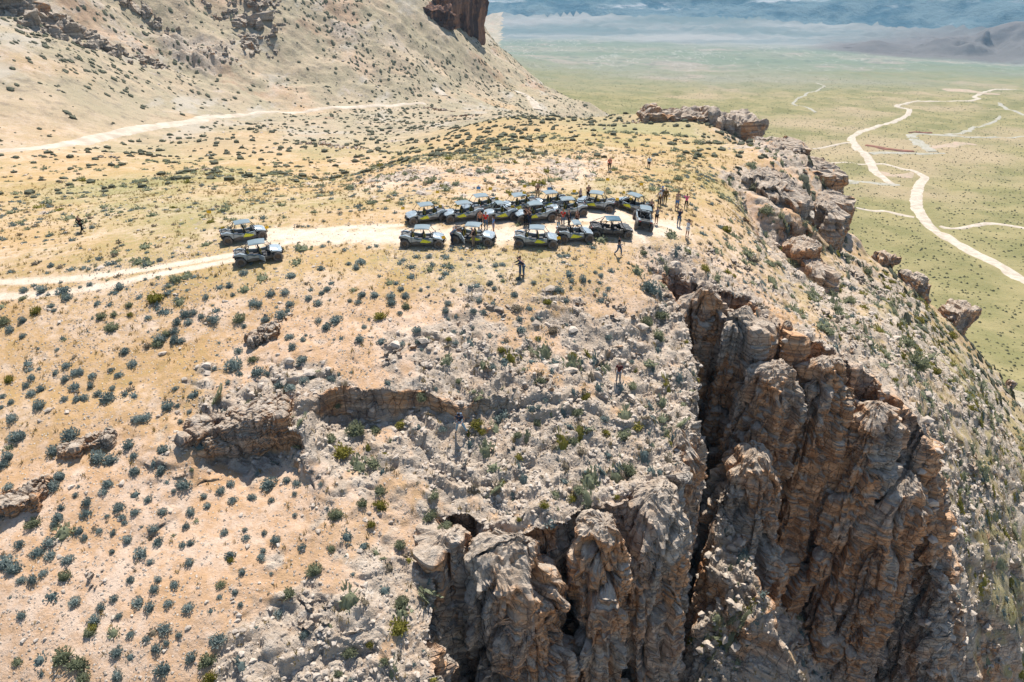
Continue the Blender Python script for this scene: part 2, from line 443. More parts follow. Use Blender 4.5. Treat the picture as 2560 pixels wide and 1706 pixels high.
CAMP = np.array([0, 0, CZ])
def view_factor(P):
    """1 inside the picture, more outside"""
    D = P - CAMP
    dep = D[:, 1] * cos(_p) - D[:, 2] * sin(_p)
    up = D[:, 1] * sin(_p) + D[:, 2] * cos(_p)
    dep = np.maximum(dep, .1)
    u = 1280 + F_PX * D[:, 0] / dep; v = 853 - F_PX * up / dep
    o = np.maximum(np.maximum(-60 - u, u - 2620), np.maximum(-40 - v, v - 1760))
    return np.where(dep < 1, 8.0, 1 + np.clip(o / 200, 0, 5))
KF = 0.0038
def refine(V, A, T, mult, iters=30):
    for it in range(iters):
        E = np.concatenate([T[:, [0, 1]], T[:, [1, 2]], T[:, [2, 0]]])
        Es = np.sort(E, 1)
        key = Es[:, 0] * (len(V) + 1) + Es[:, 1]
        uk, inv = np.unique(key, return_inverse=True)
        ea = uk // (len(V) + 1); eb = uk % (len(V) + 1)
        L = np.linalg.norm(V[ea] - V[eb], axis=1)
        M = (V[ea] + V[eb]) / 2
        D = np.linalg.norm(M - CAMP, axis=1)
        tgt = KF * (1 - .3 * sstep(.4, .8, (A[ea, 6] + A[eb, 6]) / 2)) * mult * np.maximum(D, 30) * ((A[ea, 4] + A[eb, 4]) / 2) * view_factor(M)
        mark = L > tgt * 1.4
        if not mark.any(): break
        ei = inv.reshape(3, -1).T
        LL = L[ei]
        for _ in range(3):
            anym = mark[ei].any(1)
            longest = ei[np.arange(len(T)), LL.argmax(1)]
            mark[longest[anym]] = True
        mid = np.full(len(uk), -1, dtype=np.int64)
        mi = np.nonzero(mark)[0]
        mid[mi] = len(V) + np.arange(len(mi))
        V = np.concatenate([V, M[mi]])
        nA = (A[ea[mi]] + A[eb[mi]]) / 2
        A = np.concatenate([A, nA])
        m = mark[ei]
        cnt = m.sum(1)
        out = [T[cnt == 0]]
        s = cnt == 3
        t, e = T[s], mid[ei[s]]
        if len(t):
            out += [np.stack([t[:, 0], e[:, 0], e[:, 2]], 1), np.stack([e[:, 0], t[:, 1], e[:, 1]], 1),
                    np.stack([e[:, 2], e[:, 1], t[:, 2]], 1), e]
        for k in range(3):
            s = (cnt == 1) & m[:, k]
            if s.any():
                t = np.roll(T[s], -k, 1); x = mid[ei[s][:, k]]
                out += [np.stack([t[:, 0], x, t[:, 2]], 1), np.stack([x, t[:, 1], t[:, 2]], 1)]
            s = (cnt == 2) & ~m[:, k]
            if s.any():   # edge k unmarked; rotate so unmarked edge is (0,1)
                t = np.roll(T[s], -k, 1); er = np.roll(ei[s], -k, 1)
                x = mid[er[:, 1]]; y = mid[er[:, 2]]
                out += [np.stack([t[:, 0], t[:, 1], x], 1), np.stack([t[:, 0], x, y], 1), np.stack([y, x, t[:, 2]], 1)]
        T = np.concatenate(out)
    return V, A, T
def smooth(V, A, T, lam, lockw, n=2):
    E = np.concatenate([T[:, [0, 1]], T[:, [1, 2]], T[:, [2, 0]]])
    E = np.unique(np.sort(E, 1), axis=0)
    deg = np.bincount(E.ravel(), minlength=len(V)).astype(float)
    for _ in range(n):
        for arr, cols in ((V, range(3)), (A, (1, 2, 3, 5, 6))):
            for k in cols:
                x = arr[:, k]
                s = np.bincount(E[:, 0], x[E[:, 1]], len(V)) + np.bincount(E[:, 1], x[E[:, 0]], len(V))
                wgt = lam * (1 - lockw * np.clip(A[:, 0] * 2, 0, 1)) if arr is V else .6
                arr[:, k] = x + wgt * (s / np.maximum(deg, 1) - x)
    return V, A
for mult, lk, n in ((16, 1, 1), (8, .9, 2), (4, .75, 2), (2, .5, 1), (1, .5, 0)):
    V, A, T = refine(V, A, T, mult)
    if n: V, A = smooth(V, A, T, .5, lk, n)
print('terrain', len(V), len(T))
def vnormals(V, T):
    n = np.cross(V[T[:, 1]] - V[T[:, 0]], V[T[:, 2]] - V[T[:, 0]])
    N = np.zeros_like(V)
    for k in range(3):
        for c in range(3):
            N[:, c] += np.bincount(T[:, k], n[:, c], len(V))
    return N / np.maximum(np.linalg.norm(N, axis=1), 1e-9)[:, None]
# ragged rims: sideways warp of the near ground
nd = np.linalg.norm(V - CAMP, axis=1)
wm_ = (1 - sstep(110, 170, nd)) * sstep(.25, .7, A[:, 1] + A[:, 0])
Pw = V * np.array([1, 1, .15])
for ax in (0, 1):
    V[:, ax] += wm_ * (1.5 * fbm(Pw * .13 + 31 * ax, 2) + .8 * fbm(Pw * .45 + 13 * ax, 3))
N = vnormals(V, T)

def cliff_disp(P, s=1.0):
    """outward displacement (m) of rock faces: buttresses, ledges, joints"""
    P = P.astype(np.float32) / s
    wob = fbm(P * .12, 3)
    Q = P * np.array([.27, .27, .035]); Q[:, 0] += .5 * wob
    f1, f2, cid = cell(Q, 3)
    colm = .45 * (1 - f1 * f1 * 1.3) + 2.0 * (cid - .5) - .9 * np.exp(-((f2 - f1) / .06) ** 2)
    Q2 = P * np.array([.8, .8, .07]) + 7; Q2[:, 1] += .4 * wob
    g1, g2, gid = cell(Q2, 23)
    colm += 1.0 * (gid - .5) - .35 * np.exp(-((g2 - g1) / .08) ** 2)
    rib = fbm(P * np.array([.55, .55, .05]), 4, ridge=True) * .22
    ledge_z = P[:, 2] + .4 * wob + .05 * P[:, 0]
    o = np.zeros_like(P); o[:, 2] = ledge_z
    o[:, :2] = P[:, :2] * .02
    st = perlin(o * .33 + 3.3) * .5 + .6 * perlin(o * 1.6) + .4 * perlin(o * 3.4)
    st = np.tanh(st * 5) * .11
    jt = np.abs(perlin(o * np.array([2, 2, 1.7]) + 11)); joints = -.16 * np.exp(-(jt / .07) ** 2)
    R = P * np.array([.42, .42, .24]); R[:, 2] += .12 * wob
    f1, f2, cid = cell(R)
    blk = (cid - .5) * 1.1 - .3 * np.exp(-((f2 - f1) / .05) ** 2)
    R = P * np.array([.95, .95, .8]) + 3
    f1, f2, cid = cell(R, 41)
    blk += (cid - .5) * .42 - .14 * np.exp(-((f2 - f1) / .07) ** 2)
    f1, f2, cid2 = cell(P * np.array([1.6, 1.6, 3.0]), 5)
    blk2 = (cid2 - .5) * .14
    fine = fbm(P * 2.3, 4) * .18
    return s * (colm + rib + st + joints + blk + blk2 + fine)
def terrace(P):
    h = P[:, 2] + 1.5 * fbm(P * .16 + 8, 3) + .5 * fbm(P * .6, 3) + .12 * P[:, 0]
    out = 0
    for stp, w_ in ((.85, .62), (.34, .6)):
        t = h / stp; f = t - np.floor(t)
        out = out + (np.floor(t) + sstep(.62, .95, f) - t) * stp * w_
    return out
def rubble_disp(P):
    W_ = P + fbm(P * .6, 2)[:, None] * .5
    big = fbm(P * .35 + 4, 4, ridge=True)
    f1, f2, cid = cell(W_ * np.array([.75, .75, 1.0]))
    a = (cid - .5) * .3 * sstep(0.0, .12, f2 - f1) - .1 * np.exp(-((f2 - f1) / .07) ** 2)
    f1, f2, cid = cell(W_ * 1.9, 9)
    b = (cid - .45) * .26 * sstep(0.0, .2, f2 - f1)
    f1, f2, cid = cell(P * 4.2, 19)
    c = (cid - .4) * .2
    return .38 * big + a * sstep(-.2, .5, big + .2) + b + c
dist = np.linalg.norm(V - CAMP, axis=1)
steep = sstep(.42, .72, 1 - N[:, 2])
steep *= (dist < 260)
rockm = np.clip(A[:, 1] + .75 * fbm(V * .11, 4) + .45 * fbm(V * .5 + 40, 3), 0, 1)
rockm = sstep(.46, .92, rockm)
nearm = 1 - sstep(90, 240, dist)
rg = A[:, 5]
# broad relief
low = fbm(V * .05 + 5, 4) * rg * 1.6
gul = sstep(.8, 2.0, rg) * fbm(V * np.array([.035, .035, .02]) + 19, 5, ridge=True) * 2.6
big = gul + sstep(.9, 2.0, rg) * fbm(V * np.array([.012, .012, .012]) + 9, 5, ridge=True) * np.minimum(rg, 3) * 1.6
far = sstep(10, 40, rg)
big = big * (1 - far) + far * (fbm(V * .0014 + 2, 7, ridge=True) * rg * 2.4)
disp = low * (1 - far) + big
mid = fbm(V * .22 + 3, 4) * .35 * sstep(.08, .3, rg) * (1 - far)
rocks_far = sstep(.5, .8, A[:, 1] + .5 * fbm(V * .03, 4)) * (1 - nearm) * (1 - far) * (dist < 600)
disp += mid + rocks_far * (np.abs(fbm(V * .13 + 7, 5)) * 9.0)
disp_n = steep * 0
mk = (steep > .01) & (dist < 260)
cd = np.zeros(len(V)); cd[mk] = cliff_disp(V[mk])
mk2 = (rockm * nearm > .01)
rd = np.zeros(len(V)); rd[mk2] = rubble_disp(V[mk2]) * .8 + terrace(V[mk2]) * 1.15
fineg = np.zeros(len(V)); mk3 = nearm > .01; fineg[mk3] = fbm(V[mk3] * 1.6, 3) * .07
Nh = N.copy(); 
up = disp * (1 - steep) + rd * rockm * nearm * (1 - steep) + fineg * sstep(.03, .2, rg) * (1 - steep)
Vb = V.copy()
V = V + N * (cd * steep * A[:, 6])[:, None]
V[:, 2] += up
A[:, 1] = np.maximum(rockm * (dist < 300), A[:, 1] * np.where(dist > 1500, 1, .6) * (dist >= 300) + .9 * rocks_far)
N2 = vnormals(V, T)
# ------------------------------------------------------------------ worn tracks painted by distance (bare ground mask)
def world_line(lst, z=None):
    return np.array([atz(u, v, z) for u, v in lst])
def dist_poly(P, L):
    d = np.full(len(P), 1e9)
    for a, b in zip(L[:-1], L[1:]):
        ab = (b - a)[:2]; t = np.clip(((P[:, :2] - a[:2]) @ ab) / (ab @ ab), 0, 1)
        d = np.minimum(d, np.hypot(P[:, 0] - a[0] - t * ab[0], P[:, 1] - a[1] - t * ab[1]))
    return d
TR1 = world_line([(-200,684),(0,680),(219,680),(365,669),(475,658),(585,644),(660,612),(740,590),(860,578),(1000,572)], -.4)
TR2 = world_line([(-200,712),(0,707),(146,706),(292,696),(402,681),(512,667),(600,652),(700,618),(800,600),(900,592),(1020,588)], -.4)
nb = dist < 150
wv = fbm(V[nb] * .7, 3) * .35
bare = np.zeros(len(V))
b1 = 1 - sstep(.32, .7, dist_poly(V[nb], TR1) + wv * .5)
b2 = 1 - sstep(.32, .7, dist_poly(V[nb], TR2) + wv * .5)
lots = world_line([(640,592),(900,590),(1100,590),(1300,590),(1500,575),(1640,560)], -.1)
b3 = 1 - sstep(.6, 3.4, dist_poly(V[nb], lots) + wv * 7)
lots2 = world_line([(1150,545),(1400,545),(1560,535),(1680,545)], -.1)
b4 = 1 - sstep(.5, 3.0, dist_poly(V[nb], lots2) + wv * 6)
bare[nb] = np.maximum(np.maximum(b1, b2), np.maximum(b3, b4))
V[:, 2] -= .05 * bare
steepF = sstep(.45, .7, 1 - N[:, 2]) * (dist < 1500)

# ------------------------------------------------------------------ ground shader
def ground_material(name='desert_ground', hill=False):
    t = NT(name, .95, .12)
    rock, grass, warm, bar, steep = (t.attr(x) for x in ('rock', 'grass', 'warm', 'bare', 'steep'))
    n1 = t.noise(.16, 6, .6); n2 = t.noise(1.3, 6, .65); n3 = t.noise(7, 4, .7); n4 = t.noise(.035, 5, .55)
    # soil
    soil = t.mix(t.ramp(t.math('ADD', t.math('MULTIPLY', n1, .5), t.math('MULTIPLY', n2, .5)), .38, .62), (.61, .46, .345), (.50, .335, .215))
    wm = t.math('MULTIPLY', warm, t.ramp(t.math('ADD', t.math('MULTIPLY', n2, .5), t.math('MULTIPLY', n1, .5)), .38, .6))
    soil = t.mix(t.math('MULTIPLY', wm, .8), soil, (.50, .27, .115))
    # dry grass, straw to olive
    gcol = t.mix(t.ramp(t.math('ADD', n4, t.math('MULTIPLY', n2, .25)), .5, .76), (.40, .275, .115), (.245, .24, .095))
    gm = t.ramp(t.math('ADD', t.math('MULTIPLY', grass, .72), t.math('MULTIPLY', t.math('ADD', t.math('MULTIPLY', n3, .8), t.math('ADD', n2, n1)), .5)), .78, 1.35)
    col = t.mix(t.math('MULTIPLY', gm, .85), soil, gcol)
    ln_ = t.n.new('ShaderNodeVectorMath'); ln_.operation = 'LENGTH'; t.l.new(t.pos(), ln_.inputs[0])
    hf = t.ramp(t.math('ADD', ln_.outputs['Value'], t.math('MULTIPLY', n1, 60)), 160, 260)
    if True:
        hc = t.mix(t.ramp(t.noise(.06, 8, .7), .38, .6), (.46, .365, .25), (.36, .305, .205))
        hc = t.mix(t.math('MULTIPLY', t.ramp(t.noise(.28, 6, .75), .5, .64), .6), hc, (.17, .15, .12))
        hc = t.mix(t.math('MULTIPLY', t.ramp(t.noise(.05, 7, .7, vec=t.mapv(t.pos(), (1, .35, 1.6), (40, 7, 3))), .53, .63), .7), hc, (.46, .41, .34))
        hc = t.mix(t.math('MULTIPLY', t.ramp(t.noise(.02, 6, .65, vec=t.mapv(t.pos(), (1, 1, 1), (4, 70, 3))), .57, .64), .5), hc, (.43, .25, .16))
        col = t.mix(t.math('MULTIPLY', hf, t.ramp(t.noise(.03, 5), .22, .48)), col, hc)
    # gravel speckle
    vc = t.n.new('ShaderNodeTexVoronoi'); vc.inputs['Scale'].default_value = 5.5; t.l.new(t.pos(), vc.inputs['Vector'])
    sep = t.n.new('ShaderNodeSeparateColor'); t.l.new(vc.outputs['Color'], sep.inputs[0])
    spk = t.math('MULTIPLY', t.ramp(sep.outputs[0], .72, .8), t.ramp(vc.outputs['Distance'], .42, .3))
    spk = t.math('MULTIPLY', spk, t.ramp(n2, .42, .6))
    col = t.mix(t.math('MULTIPLY', spk, .75), col, (.60, .54, .47))
    # bare pale rock
    rc = t.mix(t.ramp(n2, .35, .65), (.53, .445, .355), (.38, .31, .24))
    rc = t.mix(t.ramp(t.noise(.5, 4), .5, .66), rc, (.46, .35, .255))
    rc = t.mix(t.math('MULTIPLY', t.ramp(n3, .55, .7), .5), rc, (.30, .27, .235))
    rc = t.mix(t.math('MULTIPLY', t.ramp(t.noise(2.1, 5, .7, vec=t.mapv(t.pos(), loc=(9, 3, 1))), .56, .68), .8), rc, (.62, .55, .47))
    # keep rock broken by soil pockets
    rm = t.math('MULTIPLY', t.ramp(t.math('ADD', rock, t.math('MULTIPLY', n2, .5)), .5, .9), .9)
    col = t.mix(rm, col, rc)
    # driven ground
    bc = t.mix(t.ramp(n2, .3, .7), (.72, .60, .48), (.60, .48, .365))
    col = t.mix(t.math('MULTIPLY', bar, .9), col, bc)
    # dark specks and fine litter
    col = t.mix(t.math('MULTIPLY', t.ramp(t.noise(4.5, 5, .75, vec=t.mapv(t.pos(), loc=(2, 8, 5))), .57, .68), .4), col, (.24, .17, .10))
    # cliff faces
    pv = t.mapv(t.pos(), (.10, .10, 2.0))
    s1 = t.noise(.9, 6, .62, vec=pv)
    p2 = t.mapv(t.pos(), (.22, .22, .10))
    orange = t.ramp(t.math('ADD', t.noise(1.0, 5, .6, vec=p2), t.math('MULTIPLY', warm, .26)), .555, .655)
    cc = t.mix(t.ramp(s1, .38, .62), (.32, .27, .22), (.56, .48, .39))
    cc = t.mix(t.math('MULTIPLY', orange, .85), cc, t.mix(t.ramp(s1, .35, .65), (.56, .275, .12), (.80, .47, .25)))
    p3 = t.mapv(t.pos(), (.7, .7, .07), (3, 5, 0))
    varn = t.ramp(t.noise(1.0, 5, .65, vec=p3), .53, .66)
    big_ = t.noise(1.0, 4, .55, vec=t.mapv(t.pos(), (.16, .16, .11), (11, 3, 7)))
    cc = t.mix(t.math('MULTIPLY', t.ramp(big_, .50, .62), .65), cc, t.mix(t.ramp(s1, .35, .65), (.40, .37, .33), (.60, .54, .46)))
    cc = t.mix(t.math('MULTIPLY', varn, .6), cc, (.14, .125, .12))
    cc = t.mix(t.math('MULTIPLY', t.ramp(t.noise(1.4, 5, .7, vec=t.mapv(t.pos(), (1, 1, 1), (8, 1, 4))), .54, .64), .5), cc, (.44, .40, .35))
    bed = t.noise(1.0, 4, .7, vec=t.mapv(t.pos(), (.05, .05, 5.0)))
    cc = t.mix(t.math('MULTIPLY', t.ramp(bed, .55, .61), .45), cc, (.13, .105, .09))
    ck = t.vor(1.0, vec=t.mapv(t.noise(.8, 3, vec=t.pos(), out=1), (0, 0, 0)), feature='DISTANCE_TO_EDGE') if False else t.vor(1.35, vec=t.mapv(t.pos(), (1, 1, .55)), feature='DISTANCE_TO_EDGE')
    cc = t.mix(t.math('MULTIPLY', t.ramp(ck, .035, .0), .6), cc, (.08, .065, .055))
    col = t.mix(steep, col, cc)
    t.color(col)
    h = t.math('ADD', t.math('MULTIPLY', n3, .5), t.math('MULTIPLY', spk, .35))
    h = t.math('ADD', h, t.math('MULTIPLY', t.noise(2.2, 5, .7), t.math('ADD', t.math('MULTIPLY', rock, 1.6), .3)))
    h = t.math('ADD', h, t.math('MULTIPLY', t.math('MULTIPLY', t.noise(3.0, 5, .7, vec=t.mapv(t.pos(), (.9, .9, 1.6))), steep), 1.6))
    h = t.math('ADD', h, t.math('MULTIPLY', t.math('ADD', t.ramp(bed, .6, .5), t.ramp(ck, .0, .06)), t.math('MULTIPLY', steep, .8)))
    h = t.math('ADD', h, t.math('MULTIPLY', t.math('MULTIPLY', t.noise(.35, 7, .72), hf), 6.0))
    t.bump(h, .9, .16)
    return t.m
def valley_material():
    t = NT('valley_scrubland', .95, .1)
    n1 = t.noise(.004, 8, .6); n2 = t.noise(.03, 6, .6); n3 = t.noise(.35, 5, .65)
    pz = t.mapv(t.pos(), (.0008, .0022, .0))
    n5 = t.noise(1.0, 7, .6, vec=pz)
    col = t.mix(t.ramp(n2, .35, .65), (.195, .18, .075), (.30, .25, .12))
    col = t.mix(t.math('MULTIPLY', t.ramp(n1, .50, .64), .7), col, (.40, .30, .19))
    col = t.mix(t.math('MULTIPLY', t.ramp(n3, .58, .68), .55), col, (.15, .15, .065))
    sep = t.n.new('ShaderNodeSeparateXYZ'); t.l.new(t.pos(), sep.inputs[0])
    yy = t.math('ADD', sep.outputs[1], t.math('MULTIPLY', t.math('SUBTRACT', n5, .5), 1500))
    # pale flats far out, washes and badlands
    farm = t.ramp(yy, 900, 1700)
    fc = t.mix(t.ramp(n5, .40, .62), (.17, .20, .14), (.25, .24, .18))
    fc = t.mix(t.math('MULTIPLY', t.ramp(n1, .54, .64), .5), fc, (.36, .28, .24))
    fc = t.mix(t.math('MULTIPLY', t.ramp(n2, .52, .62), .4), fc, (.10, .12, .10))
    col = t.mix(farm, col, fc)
    fl = 0.0 if True else t.math('MULTIPLY', t.ramp(yy, 2500, 3100), t.ramp(yy, 4700, 3900))
    pw = t.mapv(t.pos(), (.002, .0006, .0), (4, 2, 0))
    wsh = t.ramp(t.vor(6, vec=t.mapv(t.noise(1.2, 5, vec=pw, out=1), (1, 1, 1)), feature='DISTANCE_TO_EDGE'), .02, .0)
    col = t.mix(t.math('MULTIPLY', t.math('MULTIPLY', wsh, t.ramp(yy, 1100, 1900)), .35), col, (.5, .45, .4))
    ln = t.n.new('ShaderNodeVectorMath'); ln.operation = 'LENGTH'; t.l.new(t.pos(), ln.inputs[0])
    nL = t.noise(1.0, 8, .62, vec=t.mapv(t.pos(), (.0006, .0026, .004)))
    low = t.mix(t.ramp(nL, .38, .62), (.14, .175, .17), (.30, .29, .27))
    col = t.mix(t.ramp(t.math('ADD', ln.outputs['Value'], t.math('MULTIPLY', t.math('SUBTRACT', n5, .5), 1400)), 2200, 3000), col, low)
    col = t.mix(t.math('MULTIPLY', t.ramp(t.attr('rock'), .45, .75), .9), col, t.mix(n3, (.10, .095, .09), (.20, .165, .15)))
    t.color(col)
    t.bump(t.math('ADD', n3, t.math('MULTIPLY', n2, 3)), .5, 1.5)
    return t.m
def mountain_material():
    t = NT('far_mountain_rock', .95, .1)
    n1 = t.noise(.0014, 8, .62); n2 = t.noise(.006, 8, .68)
    n5 = t.noise(1.0, 8, .62, vec=t.mapv(t.pos(), (.0006, .0026, .004)))
    sep = t.n.new('ShaderNodeSeparateXYZ'); t.l.new(t.pos(), sep.inputs[0])
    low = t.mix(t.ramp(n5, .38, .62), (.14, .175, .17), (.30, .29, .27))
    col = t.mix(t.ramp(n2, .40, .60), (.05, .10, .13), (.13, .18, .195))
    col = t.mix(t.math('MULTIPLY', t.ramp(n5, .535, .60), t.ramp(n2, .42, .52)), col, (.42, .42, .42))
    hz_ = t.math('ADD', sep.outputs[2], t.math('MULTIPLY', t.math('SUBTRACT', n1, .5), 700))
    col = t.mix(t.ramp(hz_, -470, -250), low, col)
    t.color(col); t.bump(n2, .9, 40); return t.m
GROUND = ground_material(); HILL = GROUND; VALLEY = valley_material(); MOUNT = mountain_material()

cen = V[T].mean(1); cd_ = np.linalg.norm(cen - CAMP, axis=1)
st_t = steepF[T].mean(1)
far_t = (cd_ > 3300)
val_t = ((cen[:, 2] < -102) & (cen[:, 0] > 60) & (cen[:, 1] > 20)) | ((cen[:, 1] > 560) & (cen[:, 2] < -75) & (cen[:, 0] > -40))
val_t &= ~far_t
hill_t = ~far_t & ~val_t & (cd_ > 185) & (cen[:, 0] < 60)
cliff_t = ~far_t & ~val_t & ~hill_t & (st_t > .5)
rest = ~(far_t | val_t | hill_t | cliff_t)
TERR = []
def sub_mesh(name, sel, mat, label, flat=False):
    t = T[sel]
    u, inv = np.unique(t, return_inverse=True)
    me = mesh_np(name, V[u], inv.reshape(-1, 3), mat, not flat,
                 dict(rock=A[u, 1], grass=A[u, 2], warm=A[u, 3], bare=bare[u], steep=steepF[u]))
    if not flat: me.normals_split_custom_set_from_vertices(N2[u].astype(np.float32))
    o = link(name, me); tag(o, kind='structure'); o['label'] = label
    TERR.append(o); return o
sub_mesh('ground', rest, GROUND, 'rocky desert plateau with sandy bench, pale rubble and dry grass')
sub_mesh('cliff', cliff_t, GROUND, 'brown and orange layered cliff faces dropping below the plateau rim', True)
sub_mesh('hillside', hill_t, HILL, 'scrubby tan hillside rising beyond the gully')
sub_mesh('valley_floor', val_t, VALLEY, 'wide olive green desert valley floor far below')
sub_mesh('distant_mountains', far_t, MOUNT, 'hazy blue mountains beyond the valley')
BVH = BVHTree.FromPolygons(V.tolist(), T.tolist())
O0 = Vector((0, 0, CZ))
def hit(u, v, maxd=20000):
    r = Vector(ray(u, v)).normalized()
    h = BVH.ray_cast(O0, r, maxd)
    return h[0], h[1]
def ground_at(x, y, top=400):
    h = BVH.ray_cast(Vector((x, y, top)), Vector((0, 0, -1)), 3000)
    return h[0], h[1]

# ------------------------------------------------------------------ free standing rock: pillars, outcrops, slabs
ROCK = GROUND
def rock_attrs(Vv, Nn, warm=.5, rock=.95, grass=.1):
    st = sstep(.35, .65, 1 - Nn[:, 2])
    n = len(Vv)
    return dict(rock=np.full(n, rock), grass=np.full(n, grass), warm=np.full(n, warm), bare=np.zeros(n), steep=st)
def grid_tris(nr, nc, wrap=True):
    q = []
    r = np.arange(nr - 1)[:, None]; c = np.arange(nc if wrap else nc - 1)[None, :]
    a = r * nc + c; b = r * nc + (c + 1) % nc; d = a + nc; e = b + nc
    return np.concatenate([np.stack([a, d, e], -1).reshape(-1, 3), np.stack([a, e, b], -1).reshape(-1, 3)])
def pillar(name, label, p, zbot, rx, ry, rot=0, lean=(0, 0), dome=None, res=.135, flare=.5, amp=.8, warm=.5, slope=(0, 0), s=1.0):
    """rounded column of layered rock, p = point on its top"""
    if dome is None: dome = 1.15 * (rx + ry) / 2
    p = np.array(p, float); ztop = p[2]; H = ztop - zbot
    r0 = (rx + ry) / 2
    nc = int(2 * pi * r0 / res); nt = int((r0 * 1.1) / res); nb_ = int(H / res)
    th = np.linspace(0, 2 * pi, nc, endpoint=False)
    prof = []
    for i in range(nt):
        x = (i + .2) / nt
        prof.append((.12 * x + .88 * x ** .9, -dome * (x ** 2.2)))
    for i in range(1, nb_):
        h = i / nb_
        prof.append((1 + flare * h, -dome - (H - dome) * h))
    prof = np.array(prof)
    R = prof[:, 0][:, None]; Zp = prof[:, 1][:, None]
    c_, s_ = np.cos(th)[None], np.sin(th)[None]
    ex = .8
    X = rx * R * np.sign(c_) * np.abs(c_) ** ex; Yy = ry * R * np.sign(s_) * np.abs(s_) ** ex
    cr_, sr_ = cos(rot), sin(rot)
    hh = -Zp / H
    PX = p[0] + X * cr_ - Yy * sr_ + lean[0] * hh
    PY = p[1] + X * sr_ + Yy * cr_ + lean[1] * hh
    PZ = ztop + Zp + (X * slope[0] + Yy * slope[1]) * (1 - hh)
    P = np.stack([PX, PY, PZ + 0 * PX], -1).reshape(-1, 3)
    P[:, :2] += np.stack([fbm(P * np.array([.3, .3, .1]) + 5, 3), fbm(P * np.array([.3, .3, .1]) + 25, 3)], 1) * .45 * r0
    TT = grid_tris(len(prof), nc)
    cap = len(P); P = np.concatenate([P, P[:nc].mean(0)[None]])
    k = np.arange(nc); TT = np.concatenate([TT, np.stack([np.full(nc, cap), k, (k + 1) % nc], 1)])
    n = vnormals(P, TT)
    st = sstep(.3, .6, 1 - n[:, 2])
    rw = np.append(np.repeat(np.clip(prof[:, 0] * 1.3, 0, 1), nc), 0) ** 1.5
    P = P + n * ((cliff_disp(P, s) * st * amp * rw)[:, None])
    P[:, 2] += rubble_disp(P) * (1 - st) * .9
    n = vnormals(P, TT)
    me = mesh_np(name, P, TT, ROCK, False, rock_attrs(P, n, warm))
    o = link(name, me); tag(o, label, kind='structure'); return o
def rock_body(name, label, c, dims, rot=0, tilt=0, res=.14, amp=.5, warm=.5, box=.8, cat=None, group=None, s=1.0, rock=.95):
    """irregular block from a rounded box"""
    m = max(4, int(max(dims) / res)); m = min(m, 90)
    g = np.linspace(-1, 1, m)
    gx, gy = np.meshgrid(g, g)
    Ps, Ts, off = [], [], 0
    base = grid_tris(m, m, False)
    for ax in range(3):
        for sg in (-1, 1):
            q = np.zeros((m * m, 3)); q[:, ax] = sg; q[:, (ax + 1) % 3] = gx.ravel(); q[:, (ax + 2) % 3] = gy.ravel()
            Ps.append(q); Ts.append((base if sg < 0 else base[:, ::-1]) + off); off += m * m
    P = np.concatenate(Ps); TT = np.concatenate(Ts)
    key = np.round(P * 4000).astype(np.int64)
    _, ui, inv = np.unique(key, axis=0, return_index=True, return_inverse=True)
    P = P[ui]; TT = inv.reshape(-1)[TT]
    sph = P / np.linalg.norm(P, axis=1)[:, None]
    P = P * box + sph * (1 - box)
    P = P * np.array(dims) / 2
    M = np.array(Matrix.Rotation(rot, 3, 'Z') @ Matrix.Rotation(tilt, 3, 'Y'))
    P = P @ M.T + np.array(c)
    d0 = min(dims)
    P += np.stack([fbm(P / d0 * .8 + 5 + 9 * i, 3) for i in range(3)], 1) * .3 * d0
    n = vnormals(P, TT)
    P = P + n * (cliff_disp(P, s) * amp)[:, None]
    n = vnormals(P, TT)
    if (n * (P - P.mean(0))).sum() < 0: TT = TT[:, ::-1]; n = -n
    me = mesh_np(name, P, TT, ROCK, False, rock_attrs(P, n, warm, rock))
    o = link(name, me)
    if cat: tag(o, label, cat, group)
    else: tag(o, label, kind='structure')
    return o
k = 1.0
# left buttress columns
pillar('cliff_buttress', 'broad front column of the left cliff with a pale sloping shoulder', atz(1275, 1350, -7.5), -46, 3.4, 2.6, .3, (1.0, -.6), slope=(-.25, .1), warm=.6)
pillar('cliff_buttress', 'narrow column at the left end of the cliff beside the gully', atz(1125, 1335, -7.6), -44, 1.1, 1.2, 0, (0, -.6), dome=.5)
pillar('cliff_buttress', 'broken pale shoulder low on the front of the left cliff', atz(1345, 1500, -11.5), -46, 1.9, 1.6, .5, (.6, -.4), slope=(-.3, .3))
pillar('cliff_buttress', 'middle column of the left cliff right of an orange crack', atz(1505, 1305, -7.6), -46, 2.3, 2.2, 0, (.6, -.4))
pillar('cliff_buttress', 'right hand column of the left cliff above the chasm', atz(1645, 1222, -7.6), -48, 2.3, 2.6, .2, (1.2, -.2))
pillar('cliff_buttress', 'outer corner column of the left cliff facing the chasm', atz(1698, 1080, -7.2), -46, 1.7, 2.6, 0, (1.2, 0))
